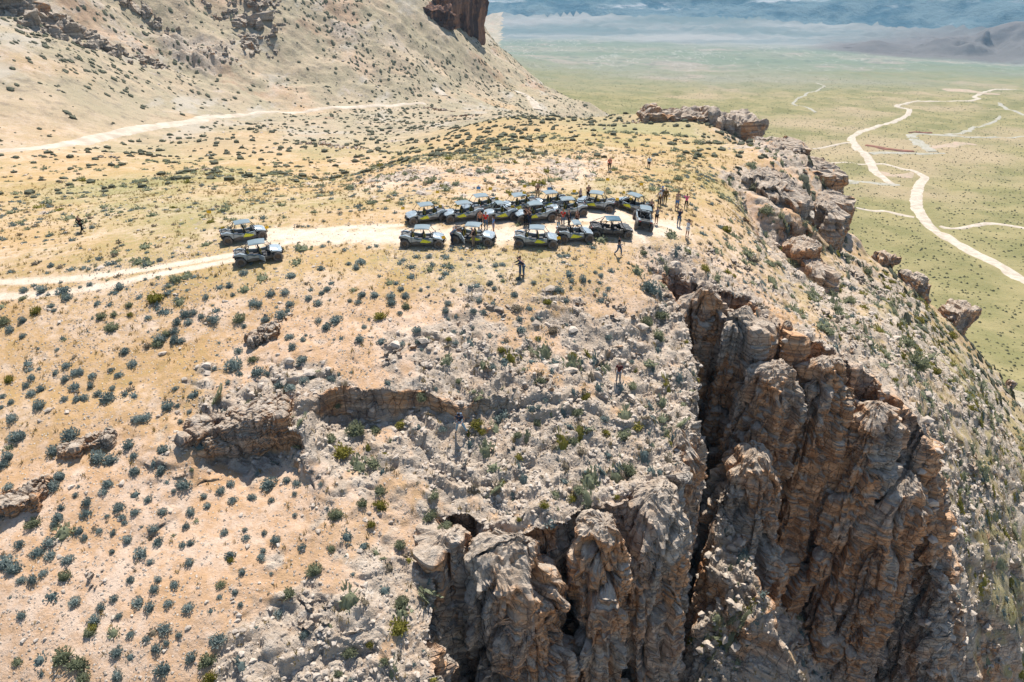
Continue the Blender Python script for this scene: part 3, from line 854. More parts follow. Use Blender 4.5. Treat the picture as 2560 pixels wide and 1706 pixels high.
# right group
pillar('cliff_buttress', 'tall blocky pillar standing inside the chasm', aty(1935, 905, 48.5), -36, 3.0, 2.4, .2, (-.2, -1.2), warm=.7)
pillar('cliff_buttress', 'lower broken shoulder in front of the tall pillar', aty(1885, 1125, 44.2), -27, 2.6, 2.2, -.3, (.3, -1.0), slope=(.2, .1))
pillar('cliff_buttress', 'column with a sharp top between the pillar and the orange recess', aty(2195, 1010, 48.3), -52, 2.0, 2.0, .2, (.6, -1.2), warm=.9)
pillar('cliff_buttress', 'large rounded layered column at the right end of the cliffs', aty(2262, 1180, 47.5), -64, 2.5, 2.5, 0, (.3, -1.6), warm=.8)
pillar('cliff_buttress', 'flat topped column under the rim beside the orange recess', aty(2075, 895, 49.6), -50, 2.4, 1.8, .1, (.2, -.8), warm=.9)
for (u, v, yy, r) in [(1932, 812, 51.6, .62), (1968, 810, 52.0, .55), (1900, 850, 51.0, .8)]:
    pillar('rock_pinnacle', {1932: 'left of the two orange knobs of rock above the tall pillar', 1968: 'right of the two orange knobs of rock above the tall pillar', 1900: 'stubby rock knob just left below the two orange knobs'}[u], aty(u, v, yy), -12, r, r, 0, dome=.5, amp=.25, res=.1, warm=1, s=.6)
# back wall bulges
pillar('cliff_buttress', 'bluish layered bulge of the wall at the back of the chasm', aty(1860, 775, 51.8), -30, 1.8, 1.3, .1, (.1, -.5), warm=.6)
pillar('cliff_buttress', 'orange banded bulge at the back left of the chasm', aty(1770, 730, 53.6), -30, 1.9, 1.2, -.1, (.1, -.5), warm=.9)

# second cliff, east of the bench
pillar('cliff_buttress', 'dark upper prow of the second cliff against the valley', aty(1950, 352, 126), -40, 5.5, 5, .3, (1, -2), res=.3, warm=.8, s=1.1, dome=1.4, flare=.12)
pillar('cliff_buttress', 'dark middle prow of the second cliff stepping down to the right', aty(2012, 400, 119), -42, 5.5, 4.5, .3, (1.5, -2), res=.3, warm=.7, s=1.1, dome=1.4, flare=.12)
pillar('cliff_buttress', 'lower dark prow at the outer end of the second cliff', aty(2052, 478, 112), -44, 3.6, 4, .3, (1.5, -2), res=.3, warm=.6, s=1.1, dome=1.4, flare=.12)
pillar('cliff_buttress', 'pale layered slab block in front of the second cliff', aty(1945, 445, 101), -30, 4.4, 5.0, .4, (1.0, -.5), res=.25, warm=.3, slope=(-.1, .28), s=1.1, dome=1.4, flare=.12)
pillar('cliff_buttress', 'low brown wall at the foot of the second cliff', aty(2010, 600, 88.5), -36, 2.2, 2.8, .3, (2.2, -2.8), dome=1.0, res=.2, warm=.8)
pillar('cliff_buttress', 'brown buttress foot where the second cliff meets the talus', aty(2035, 655, 85.5), -36, 1.6, 2.0, .3, (1.0, -1.8), dome=.8, res=.2, warm=.9)
pillar('cliff_buttress', 'dark fin of rock on the outer side of the second cliff', aty(2070, 510, 103), -44, 1.8, 3.0, .3, (2.0, -3), dome=1.2, res=.25, warm=.4)
pillar('cliff_buttress', 'small brown fin of rock beside the low wall', aty(1957, 668, 85), -24, .9, 1.6, .3, (.8, -.6), res=.2, warm=.8)
# outcrops
def outc(label, u, v, y, dims, rot=0, tilt=0, s=1.0, name='rock_outcrop', res=None, amp=.5, **k):
    while (hit(u, v)[0] - O0).length > (175 if u > 1900 else 900): u -= 6
    p = hit(u, v)[0]
    return rock_body(name, label, (p[0], p[1] + dims[1] * .2, p[2] + dims[2] * .12), dims, rot, tilt, res=res or .0034 * y, amp=amp, s=s, cat='rock outcrop', **k)
outc('tan layered rock cap on the far edge of the grassy knoll', 1690, 298, 160, (17, 9, 2.4), .1, .05, 1.2, warm=.9)
outc('overhanging brown rock head at the end of the grassy knoll', 1812, 310, 158, (9.5, 8, 4.8), .2, .0, 1.2, warm=.9)
outc('dark stepped rock below the overhanging head on the knoll', 1838, 335, 150, (10, 8, 6), .3, .1, 1.2, warm=.4)
ob = outc('dark red brown cliff block high on the mountain shoulder', 1150, 66, 440, (25, 18, 28), .5, 0, 2.6, warm=.95, box=.9)
ob2 = outc('tilted rock wall left of the dark cliff block', 1090, 50, 445, (20, 14, 9), .6, .25, 2.6, warm=.7, box=.9)
t = NT('dark_red_cliff', .95, .1)
t.color(t.mix(t.ramp(t.noise(1.0, 6, .65, vec=t.mapv(t.pos(), (.25, .25, .03))), .42, .6), (.09, .055, .045), (.30, .17, .11)))
t.bump(t.noise(.5, 6, .7), .9, 1.5)
for q_ in (ob, ob2): q_.data.materials[0] = t.m
outc('jagged brown crag on the skyline of the right slope', 2335, 728, 92, (6.5, 3.6, 3.4), .6, .4, .8, warm=.9)
outc('small broken crag above the skyline crag on the right slope', 2228, 662, 100, (3.6, 3, 2.8), .6, .4, .8, warm=.9)
outc('large brown bluff on the skyline of the right slope', 2405, 815, 84, (5.2, 4.2, 6), .6, .1, .9, warm=.8)
outc('reddish tooth of rock low on the right skyline', 2520, 975, 74, (1.6, 1.3, 3), .3, .5, .6, warm=1)
outc('long eroded ledge with a hollow beneath on the left slope', 600, 1092, 42.5, (7.0, 2.4, 2.5), .22, -.12, .5, warm=.7, res=.1)
outc('leaning rock slab with a shaded edge on the left slope', 215, 1122, 40.2, (3.2, 1.1, .7), .35, -.15, .4, warm=.6, res=.08)
outc('layered ledge at the left edge of the picture', 30, 1275, 37, (3.8, 2.0, 1.4), .25, -.1, .5, warm=.5, res=.09)
outc('small stepped ledge below the two track road', 660, 850, 45, (2.4, 1.3, .9), .4, -.2, .4, warm=.6, res=.09)
def ico_block(r):
    v_, t_, _ = stone_np0(r)
    return v_, t_
def stone_np0(r):
    # angular block: clipped box
    v = np.array([(x, y, z) for z in (-1, 1) for y in (-1, 1) for x in (-1, 1)], float) * .5
    v = v * r.uniform(.75, 1.15, (8, 1)) + r.normal(size=(8, 3)) * .07
    t = np.array([(0, 2, 3), (0, 3, 1), (4, 5, 7), (4, 7, 6), (0, 1, 5), (0, 5, 4), (2, 6, 7), (2, 7, 3), (0, 4, 6), (0, 6, 2), (1, 3, 7), (1, 7, 5)])
    return v, t, None
def crag(label, u, v, W_, D_, H_, n, seed, warm=.2):
    r = np.random.default_rng(seed); p0 = hit(u, v)[0]
    root = bpy.data.objects.new('rock_outcrop', None); COL.objects.link(root); root.location = p0; tag(root, label, 'rock outcrop'); root.empty_display_size = .5
    sc_ = min(W_, H_) / 9
    for i in range(n):
        a = r.uniform(0, 2 * pi); q = sqrt(r.uniform(0, 1)); x = p0.x + q * cos(a) * W_ / 2; y = p0.y + q * sin(a) * D_ / 2
        g = ground_at(x, y)[0]
        if g is None: continue
        k = (1 - q * .7) * r.uniform(.35, 1)
        d = np.array([W_ * r.uniform(.10, .26), D_ * r.uniform(.12, .3), H_ * r.uniform(.4, .8)]) * k
        bv_, bt_, _ = stone_np0(r)
        bv_ = bv_ * d
        M_ = np.array(Euler((r.normal() * .2, r.normal() * .2, r.uniform(0, 3))).to_matrix()); bv_ = bv_ @ M_.T + np.array([x, y, g.z + d[2] * .1])
        # split faces for relief
        for _ in range(3):
            m01 = (bv_[bt_[:, 0]] + bv_[bt_[:, 1]] + bv_[bt_[:, 2]]) / 3
            E = {}; nv = list(bv_); nt = []
            for tri in bt_:
                ids = []
                for a_, b_ in ((0, 1), (1, 2), (2, 0)):
                    kk = (min(tri[a_], tri[b_]), max(tri[a_], tri[b_]))
                    if kk not in E: E[kk] = len(nv); nv.append((nv[kk[0]] + nv[kk[1]]) / 2)
                    ids.append(E[kk])
                nt += [(tri[0], ids[0], ids[2]), (ids[0], tri[1], ids[1]), (ids[2], ids[1], tri[2]), tuple(ids)]
            bv_, bt_ = np.array(nv), np.array(nt)
        bv_ = bv_ + np.stack([fbm(bv_ / sc_ * .35 + 9 * i_, 4) for i_ in range(3)], 1) * sc_ * 1.3
        nn = vnormals(bv_, bt_)
        me = mesh_np('rock', bv_ - np.array(p0), bt_, ROCK, False, rock_attrs(bv_, nn, warm))
        link('rock', me, root)
for i, (u, v, W_, D_, H_, n, wm, lb) in enumerate([(50, 25, 52, 22, 13, 90, .0, 'dark craggy outcrop at the top left corner'), (170, 75, 34, 16, 9, 60, .0, 'dark craggy outcrop right of the corner crag'),
     (290, 130, 22, 10, 6, 36, .0, 'dark crag low in the draw behind the left hill'), (340, 25, 30, 12, 8, 44, .0, 'dark crag above the draw on the mountain side'),
     (640, 50, 18, 44, 7, 70, .1, 'grey rib of rock in the middle of the mountain side'), (560, 15, 20, 18, 6, 34, .1, 'grey crag near the top edge above the rib'),
     (385, 165, 16, 12, 4, 34, .1, 'grey broken rocks beside the crest of the left hill'), (555, 140, 14, 10, 4, 26, .1, 'small dark crag on the lower mountain side'), (660, 120, 12, 10, 4, 26, .1, 'small grey crag at the foot of the rock rib'),
     (1640, 300, 16, 5, 2.6, 40, .9, 'low tan rocks trailing left from the rock cap on the knoll'), (870, 370, 9, 5, 1.6, 26, .9, 'reddish broken rocks along the gully bed'), (1090, 275, 16, 6, 2.4, 30, .9, 'reddish ledge rocks near the end of the gully'),
     (1165, 290, 14, 5, 2, 24, .8, 'tan ledge rocks on the near side of the gully end'), (800, 360, 12, 6, 1.8, 26, .9, 'tan rocks on the left bank of the gully'), (505, 425, 6, 3, 1.1, 20, .3, 'pale broken rocks on the slope above the left buggies'),
     (270, 395, 6, 3, 1.1, 18, .2, 'grey rocks below the dirt road on the left slope'), (1235, 770, 4.5, 2.2, .9, 16, .2, 'pale flat slabs in the middle of the dry slope'), (1080, 745, 3, 1.2, .6, 9, .1, 'white flat slabs below the front row buggies'),
     (1520, 775, 5.5, 3, 1.2, 24, .3, 'stacked pale slabs left of the chasm head'), (1330, 960, 4, 2, 1.4, 16, .4, 'chunky slabs above the notch in the little scarp'), (1005, 880, 4, 2, 1.0, 16, .3, 'tan slabs just behind the little scarp'),
     (1180, 1000, 3.4, 1.6, 1.1, 12, .8, 'dark undercut blocks right of the little scarp'), (1270, 1120, 3.2, 2.6, .8, 12, .1, 'smooth white slabs right of the person with a backpack'), (1560, 1010, 3.5, 2.5, 1.2, 16, .3, 'broken slabs along the edge of the left cliff'),
     (690, 790, 3, 1.6, .9, 12, .5, 'tilted tan slabs at the top of the rocky ground'), (1830, 660, 6, 3, 1.4, 26, .4, 'pale ledge rocks on the rim above the chasm'), (2090, 800, 6, 4, 1.6, 26, .3, 'grey ledge rocks at the top of the talus slope'),
     (2150, 700, 7, 4, 1.8, 24, .1, 'dark grey blocks high on the talus slope'), (2440, 1190, 6, 4, 2, 24, .1, 'dark grey blocks halfway down the talus slope'), (800, 1560, 3.5, 2.6, 1.6, 18, .4, 'dark jointed blocks at the bottom centre'), (225, 1450, 2.4, 1.2, .6, 14, .3, 'purplish broken rocks on the pebbly ground'),
     (2480, 1610, 6, 4, 3, 26, .3, 'brown broken rocks low on the talus at the right edge'), (2390, 1560, 5, 3, 2.4, 22, .4, 'rocks at the foot of the talus beside the last column'), (2300, 905, 5, 3, 1.5, 22, .1, 'dark rubble band across the upper talus slope'),
     (1340, 45, 12, 5, 2, 4, .9, 'red rocks low on the mountain shoulder')]):
    if u == 1340: continue
    crag(lb, u, v, W_, D_, H_, n, 50 + i, wm)
# ------------------------------------------------------------------ shrubs
def foliage_mat(name, c1, c2, rough=.85):
    t = NT(name, rough, .15)
    tint = t.attr('tint')
    oi = t.n.new('ShaderNodeObjectInfo')
    n = t.noise(.6, 3)
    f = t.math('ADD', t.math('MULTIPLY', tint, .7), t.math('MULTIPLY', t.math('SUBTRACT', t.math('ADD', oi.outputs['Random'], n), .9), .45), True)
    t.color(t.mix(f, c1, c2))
    tr = t.n.new('ShaderNodeBsdfTranslucent'); mx = t.n.new('ShaderNodeMixShader'); mx.inputs[0].default_value = .35
    t.l.new(t.b.inputs['Base Color'].links[0].from_socket, tr.inputs[0])
    t.l.new(t.b.outputs[0], mx.inputs[1]); t.l.new(tr.outputs[0], mx.inputs[2]); t.l.new(mx.outputs[0], t.n['Material Output'].inputs[0])
    return t.m
SAGE = foliage_mat('sagebrush_leaf', (.15, .19, .175), (.39, .445, .405))
GREEN = foliage_mat('brush_leaf', (.15, .165, .095), (.38, .395, .25))
YELL = foliage_mat('creosote_leaf', (.17, .155, .03), (.42, .37, .10))
DRY = foliage_mat('dead_brush', (.16, .125, .085), (.36, .31, .22))
STRAW = foliage_mat('dry_grass', (.27, .19, .075), (.46, .37, .17))
def bush_np(seed, n=150, h=.8, tuft=.2, wdt=.06, core=True, open_=0.0):
    """radius-1 dome of leaf sprays; returns V,T,tint"""
    r = np.random.default_rng(seed)
    lob = r.normal(size=(6, 3)); lob[:, 2] = np.abs(lob[:, 2]) * .6; lob /= np.linalg.norm(lob, axis=1)[:, None]
    d = r.normal(size=(n, 3)); d[:, 2] = np.abs(d[:, 2]) * .9 - .12; d /= np.linalg.norm(d, axis=1)[:, None]
    bumpy = .66 + .42 * (np.max(d @ lob.T, axis=1) ** 3)
    rad = bumpy * r.uniform(.62 - open_, 1.0, n)
    base = d * rad[:, None] * np.array([1, 1, h])
    base[:, 2] = np.maximum(base[:, 2], .02)
    dirn = d + r.normal(size=(n, 3)) * .35 + np.array([0, 0, .35]); dirn /= np.linalg.norm(dirn, axis=1)[:, None]
    sd = np.cross(dirn, r.normal(size=(n, 3))); sd /= np.linalg.norm(sd, axis=1)[:, None]
    L = tuft * r.uniform(.6, 1.3, n)[:, None]; Wd = wdt * r.uniform(.7, 1.4, n)[:, None]
    a = base - dirn * L * .5 - sd * Wd * .35; b = base - dirn * L * .3 + sd * Wd; c = base + dirn * L * .7; e = base + dirn * L * .3 - sd * Wd
    VV = np.stack([a, b, c, e], 1).reshape(-1, 3)
    k = np.arange(n)[:, None] * 4
    TT = np.concatenate([k + np.array([[0, 1, 2]]), k + np.array([[0, 2, 3]])])
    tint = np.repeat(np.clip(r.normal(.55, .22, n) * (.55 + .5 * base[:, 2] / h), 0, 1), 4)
    if core:
        nc_, nr = 7, 3
        cv = [(0, 0, .62 * h)]
        for i in range(1, nr + 1):
            ph = pi / 2 * i / nr
            for j in range(nc_):
                th = 2 * pi * j / nc_; q = .62 * r.uniform(.8, 1.1)
                cv.append((q * sin(ph) * cos(th), q * sin(ph) * sin(th), q * cos(ph) * h - .04))
        ct = [(0, 1 + j, 1 + (j + 1) % nc_) for j in range(nc_)]
        for i in range(nr - 1):
            o = 1 + i * nc_
            for j in range(nc_):
                j2 = (j + 1) % nc_
                ct += [(o + j, o + nc_ + j, o + nc_ + j2), (o + j, o + nc_ + j2, o + j2)]
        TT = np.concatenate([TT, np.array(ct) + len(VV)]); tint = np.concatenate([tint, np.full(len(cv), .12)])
        VV = np.concatenate([VV, np.array(cv)])
    return VV, TT, tint
def lowbush_np(seed, spikes=4):
    r = np.random.default_rng(seed)
    V_, T_, ti = bush_np(seed, spikes, .8, .55, .22, False)
    m = 6; c = [(0, 0, .75)]
    for i, (q, z) in enumerate([(.8, .45), (.85, -.05)]):
        for j in range(m):
            th = 2 * pi * j / m + i * .5; c.append((q * r.uniform(.75, 1.15) * cos(th), q * r.uniform(.75, 1.15) * sin(th), z * r.uniform(.8, 1.2)))
    t = [(0, 1 + j, 1 + (j + 1) % m) for j in range(m)]
    for j in range(m):
        j2 = (j + 1) % m; t += [(1 + j, 1 + m + j, 1 + m + j2), (1 + j, 1 + m + j2, 1 + j2)]
    return np.concatenate([V_, np.array(c)]), np.concatenate([T_, np.array(t) + len(V_)]), np.concatenate([ti, r.uniform(.2, .6, len(c))])
def tiny_np(seed):
    r = np.random.default_rng(seed); m = 5
    c = [(0, 0, .75)] + [(cos(2 * pi * j / m) * r.uniform(.7, 1.1), sin(2 * pi * j / m) * r.uniform(.7, 1.1), r.uniform(-.1, .2)) for j in range(m)]
    return np.array(c), np.array([(0, 1 + j, 1 + (j + 1) % m) for j in range(m)]), r.uniform(.2, .7, m + 1)
def grass_np(seed, n=9):
    r = np.random.default_rng(seed); vs, ts = [], []
    for i in range(n):
        a = r.uniform(0, 2 * pi); l = r.uniform(.6, 1); sp = r.uniform(.15, .6)
        x, y = r.uniform(-.35, .35, 2); wx, wy = -sin(a) * .09, cos(a) * .09
        vs += [(x - wx, y - wy, -.05), (x + wx, y + wy, -.05), (x + cos(a) * sp, y + sin(a) * sp, l)]; ts.append((3 * i, 3 * i + 1, 3 * i + 2))
    return np.array(vs), np.array(ts), r.uniform(.2, .9, 3 * n)
def stone_np(seed):
    r = np.random.default_rng(seed)
    ph = (1 + 5 ** .5) / 2
    v = np.array([(-1, ph, 0), (1, ph, 0), (-1, -ph, 0), (1, -ph, 0), (0, -1, ph), (0, 1, ph), (0, -1, -ph), (0, 1, -ph), (ph, 0, -1), (ph, 0, 1), (-ph, 0, -1), (-ph, 0, 1)]) / 1.9
    t = np.array([(0, 11, 5), (0, 5, 1), (0, 1, 7), (0, 7, 10), (0, 10, 11), (1, 5, 9), (5, 11, 4), (11, 10, 2), (10, 7, 6), (7, 1, 8), (3, 9, 4), (3, 4, 2), (3, 2, 6), (3, 6, 8), (3, 8, 9), (4, 9, 5), (2, 4, 11), (6, 2, 10), (8, 6, 7), (9, 8, 1)])
    v = v * r.uniform(.62, 1.25, (12, 1)) * np.array([1, r.uniform(.6, .9), r.uniform(.35, .6)])
    return v, t, np.full(12, r.uniform(0, 1))
def oct_np(seed):
    r = np.random.default_rng(seed + 90)
    v = np.array([(1, 0, 0), (0, 1, 0), (-1, 0, 0), (0, -1, 0), (0, 0, .7), (0, 0, -.3)]) * r.uniform(.6, 1.2, (6, 1))
    t = np.array([(0, 1, 4), (1, 2, 4), (2, 3, 4), (3, 0, 4)])
    return v, t, np.full(6, r.uniform(0, 1))
def scatter_np(name, protos, pts, scl, mat, label, seed=1, tilt=.15, smooth_=False, sink=.0, nrm=None, flat=False):
    r = np.random.default_rng(seed)
    pid = r.integers(0, len(protos), len(pts)); rot = r.uniform(0, 2 * pi, len(pts))
    VS, TS, TI, off = [], [], [], 0
    for k, (pv_, pt_, ti_) in enumerate(protos):
        m = np.nonzero(pid == k)[0]
        if not len(m): continue
        c, s = np.cos(rot[m]), np.sin(rot[m])
        X = pv_[None, :, 0] * c[:, None] - pv_[None, :, 1] * s[:, None]
        Yv = pv_[None, :, 0] * s[:, None] + pv_[None, :, 1] * c[:, None]
        Zv = np.broadcast_to(pv_[None, :, 2], X.shape) - sink
        Zv = Zv * r.uniform(.75, 1.2, (len(m), 1))
        if nrm is not None:
            Zv = Zv - (X * nrm[m, 0:1] + Yv * nrm[m, 1:2]) / np.maximum(nrm[m, 2:3], .45)
        P = np.stack([X, Yv, Zv], -1) * scl[m][:, None, None] + pts[m][:, None, :]
        VS.append(P.reshape(-1, 3)); n = len(pv_)
        TS.append((pt_[None] + (np.arange(len(m)) * n)[:, None, None]).reshape(-1, 3) + off); off += n * len(m)
        TI.append((np.clip(ti_[None] * .7 + r.uniform(0, .3, (len(m), 1)), 0, 1)).ravel())
    me = mesh_np(name, np.concatenate(VS), np.concatenate(TS), mat, smooth_, dict(tint=np.concatenate(TI)))
    o = link(name, me); tag(o, label, kind='stuff'); return o

# --- sampling of the ground
FA = V[T[:, 0]]; FB = V[T[:, 1]]; FC = V[T[:, 2]]
FN = np.cross(FB - FA, FC - FA); FAREA = np.linalg.norm(FN, axis=1) / 2
FNZ = FN / np.maximum(2 * FAREA, 1e-9)[:, None]
FCEN = (FA + FB + FC) / 3
FAT = A[T].mean(1); FBARE = bare[T].mean(1); FST = steepF[T].mean(1)
FD = np.linalg.norm(FCEN - CAMP, axis=1); FV = view_factor(FCEN)
ROADW = [np.array([hit(u, v)[0] for u, v in l]) for l in (
    [(2, 376), (160, 362), (310, 331), (430, 312), (540, 293), (650, 281), (800, 272), (900, 267), (1000, 262)],)]
FROAD = np.full(len(T), 1e9)
mm = (FD < 330) & (FD > 100)
FROAD[mm] = dist_poly(FCEN[mm], ROADW[0])
def sample(w, n, rng):
    p = w / w.sum(); f = rng.choice(len(p), n, p=p)
    a = rng.random((n, 1)); b = rng.random((n, 1)); fl = (a + b) > 1
    a = np.where(fl, 1 - a, a); b = np.where(fl, 1 - b, b)
    return FA[f] + (FB[f] - FA[f]) * a + (FC[f] - FA[f]) * b, f
vis = (FV < 1.35)
rg_ = np.random.default_rng(21)
clump = np.clip(.5 + 1.6 * fbm(FCEN * .12 + 3, 3), .08, 1.6)
free = (1 - np.clip(FBARE * 1.6, 0, 1)) * (FROAD > 3.2)
high = (FCEN[:, 2] > -70)

# --- sagebrush seen one by one: photo crops (x, y, size)
S1 = [(350,65,22),(165,232,25),(290,230,35),(330,262,20),(435,232,38),(460,280,35),(548,210,18),(615,190,25),(665,325,24),(350,340,20),(370,370,20),(160,437,35),(70,500,40),(155,545,32),(820,210,40),(995,158,20),(1015,415,28),(1270,395,35),(1325,385,28),(1380,410,25),(1210,450,32),(1290,450,32),(1190,510,32),(1190,575,36),(1235,575,34),(1100,560,38),(1465,435,35),(395,635,20),(855,650,34),(915,730,45),(460,745,27),(380,795,28),(450,835,40),(515,795,30),(550,790,28),(630,810,35),(760,775,22),(812,805,35),(220,825,30),(180,880,30),(215,935,38),(285,905,32),(515,885,38),(530,970,42),(575,965,34),(620,885,25),(670,940,25),(735,970,45),(897,865,18),(770,900,22),(20,955,28),(75,995,32),(10,1030,22),(270,1020,38),(440,975,32),(1470,765,27),(1605,740,45),(1640,800,30),(1200,900,28),(1150,1015,52),(1215,1020,20),(1297,1058,26),(1237,1130,22),(940,1110,42),(1000,1100,42),(1560,865,22),(1760,790,45),(1830,800,35),(740,1180,33),(490,1215,60),(375,1325,45),(885,1290,38),(915,1360,38),(1115,1315,48),(670,1375,55),(760,1385,50),(925,1470,32),(1110,1440,30),(1100,1480,20),(60,1365,38),(20,1425,35),(410,1500,35),(85,1105,38),(125,1215,72),(1540,1090,60),(1280,1185,22),(1400,1215,35),(1370,1290,45),(1950,245,30),(1855,255,30),(1735,315,36),(1770,325,32),(1410,280,22),(1570,200,30),(1595,262,22),(1670,115,25),(1995,130,35),(2195,85,25),(2110,285,28),(2175,320,25),(2240,225,20),(1985,325,22),(1920,400,40),(1820,430,38),(1670,475,22),(1635,640,32),(1980,550,25),(2000,620,25),(2070,570,28),(2070,700,35),(2040,745,22),(1910,880,42),(1990,890,40),(2080,850,40),(2140,820,30),(2260,840,30),(2230,480,30),(2180,440,25),(2300,430,35)]
S2 = [(60,205,30),(415,135,38),(365,205,40),(515,265,22),(740,180,50),(710,235,38),(920,100,32),(1095,105,28),(1250,190,45),(1190,235,22),(1015,290,35),(595,310,42),(590,380,40),(420,345,38),(405,410,45),(370,465,30),(820,345,42),(835,410,28),(735,405,24),(930,380,28),(1110,375,34),(1305,375,36),(1270,480,26),(1395,270,24),(1420,335,24),(1575,185,42),(1510,230,40),(1595,295,42),(1720,280,32),(1840,185,45),(1965,160,32),(2030,180,32),(2015,255,24),(1858,300,22),(2015,400,24),(2195,190,18),(545,505,42),(580,550,36),(685,505,22),(775,520,26),(875,565,35),(850,450,26),(1050,495,34),(1080,575,34),(1250,600,32),(1305,590,32),(1535,520,24),(1675,500,24),(1685,550,30),(1885,570,27),(1805,525,18),(135,595,36),(340,580,36),(265,645,45),(350,665,50),(465,700,48),(40,720,60),(100,760,50),(150,840,35),(225,840,40),(300,790,38),(770,650,24),(965,655,48),(1025,720,32),(1295,725,28),(1575,670,38),(1800,645,24),(1785,685,30),(2065,620,30),(1660,790,28),(1855,800,16),(890,840,36),(1080,840,30),(1055,905,36),(1195,870,32),(1500,955,24),(1610,930,24),(950,985,38),(1155,1000,32),(1290,1030,38),(1025,1030,38),(515,985,42),(690,1030,34),(780,970,30),(645,1115,42),(815,1090,24),(150,1085,30),(1645,1010,30),(1125,1170,42),(895,1215,26),(1000,1245,38),(1065,1310,32),(1140,1275,20),(1225,1220,26),(1490,1245,50),(1310,1375,32),(800,1330,52),(1120,1445,60),(805,1500,38),(1910,1070,30),(2080,1220,38)]
S3 = [(195,50,25),(285,35,38),(250,80,30),(50,220,22),(15,250,20),(290,265,25),(375,265,28),(205,305,22),(265,312,22),(485,270,30),(555,220,28),(580,270,28),(490,318,25),(545,385,25),(110,430,45),(45,480,30),(270,565,35),(300,485,20),(420,580,30),(665,505,28),(670,580,32),(560,600,28),(690,635,22),(875,320,25),(860,375,25),(877,430,20),(915,515,22),(975,525,20),(925,590,28),(1045,490,18),(1050,375,25),(1120,380,25),(1090,300,32),(1160,185,22),(1190,220,20),(910,230,22),(965,195,14),(690,230,18),(740,210,16),(1025,60,18),(1088,32,18),(1200,62,22),(1250,55,24),(1355,150,24),(1460,180,22),(1370,500,35),(1330,265,24),(1610,225,26),(1640,230,28),(1680,300,26),(1800,155,30),(1840,170,18),(1880,110,18),(1920,130,22),(1970,215,24),(1715,215,16),(1970,555,26),(2130,720,26),(2250,215,50),(1450,430,20),(1365,430,20),(1210,1110,50),(1255,1085,44),(840,1180,35),(1945,1110,30),(1540,980,25),(1180,760,35)]
sage_spots = [(x * .3655, 640 + y * .3655, s) for x, y, s in S1] + [(x * .3655, 1140 + y * .3655, s) for x, y, s in S2] + [(800 + x * .3655, 640 + y * .3655, s) for x, y, s in S3]
green_spots = [(x * .3655, 1140 + y * .3655, s, m) for x, y, s, m in [(1510,870,42,1),(610,1200,60,1),(430,1360,90,1),(530,1400,90,1),(120,1400,42,1),(570,1500,70,1),(1420,1390,66,1),(1440,1500,76,2),(230,450,60,1),(440,815,60,1),(1575,705,36,2),(2290,390,55,1),(2150,770,70,1),(1970,930,60,1),(640,1160,46,2)]]
green_spots += [(x * .3655, 640 + y * .3655, s, m) for x, y, s, m in [(690,410,46,1),(780,395,34,1),(770,480,62,1),(885,330,40,1),(1640,420,60,1),(1200,150,60,1),(1070,280,70,2),(30,440,55,1),(160,285,36,1),(1310,1460,24,1),(1140,530,50,1),(450,270,40,1),(250,370,50,2),(60,840,48,2),(890,400,30,2),(1010,610,38,3),(1080,590,50,1),(1720,1010,48,1),(1730,700,44,1)]]
green_spots += [(800 + x * .3655, 640 + y * .3655, s, m) for x, y, s, m in [(1590,500,62,3),(950,850,40,1),(1075,1140,66,2),(1100,1190,50,2),(150,1320,90,2),(70,1240,66,1),(250,1180,90,1),(370,1400,66,1),(380,1180,56,1),(560,1140,50,2),(2160,1150,60,2),(2130,880,60,1),(1820,960,48,2),(1730,680,40,2),(1240,640,36,2),(1490,560,34,2),(880,565,30,2),(410,405,56,2),(590,340,40,1),(860,680,16,2),(1350,340,56,3),(1560,310,42,2),(2080,1210,66,1),(1720,1260,56,1),(1790,1330,46,3),(1500,850,50,1),(700,960,54,1),(1360,1370,40,2),(2100,1440,70,1),(1350,1220,46,1),(1480,1140,40,1),(2320,560,40,1),(1950,1200,44,2),(1760,1060,56,1),(120,1020,36,1)]]
green_spots += [(800 + x * .3655, 1140 + y * .3655, s, m) for x, y, s, m in [(410,220,60,1),(410,330,60,2),(290,320,44,1),(130,390,60,1),(350,460,50,2),(780,260,50,1),(750,400,66,1),(860,470,60,1),(930,560,44,3),(560,990,80,1),(540,1150,90,2),(440,1390,60,1),(200,1330,70,1),(120,1480,46,1),(1250,180,40,2),(1530,330,44,2),(1600,250,66,1),(1720,280,56,2),(1770,220,50,1),(2030,275,30,2),(1360,430,28,2),(1450,655,26,2),(340,1280,44,2),(80,620,44,1),(550,600,56,1),(2110,100,60,1),(990,700,30,1)]]
green_spots += [(1600 + x * .4465, 300 + y * .4465, s * 1.22, m) for x, y, s, m in [(365,825,44,2),(530,870,20,2),(850,790,56,1),(790,720,30,2),(1020,640,50,1),(760,290,16,2),(740,240,18,1),(700,500,50,1),(480,610,44,2),(640,780,40,3),(1060,1180,40,1),(1100,1050,36,1),(1170,1010,40,1),(1150,1090,26,2),(1210,1215,24,1),(1560,1120,40,2),(1740,1200,40,2),(1590,950,34,1),(1270,840,40,1),(1490,1240,60,1),(1540,1350,90,1),(1650,1400,36,2),(1310,1280,24,2),(1400,900,30,2),(1430,1450,26,2),(1500,1030,34,1),(530,410,22,1),(215,325,36,1),(20,740,30,1),(50,930,50,1),(30,1130,60,1),(120,1080,50,1),(100,1200,50,1),(260,1240,20,2),(770,800,34,1),(230,1050,40,2)]]
def depth_of(p): return p[1] * cos(_p) - (p[2] - CZ) * sin(_p)
def zone(u, v):
    return zone_(u, v) + ', ' + ('near the left picture edge' if u < 150 else 'toward the left' if u < 330 else 'in its middle part' if u < 540 else 'toward the rocks' if u < 820 else 'below the lone front buggies' if u < 1320 else 'toward the chasm')
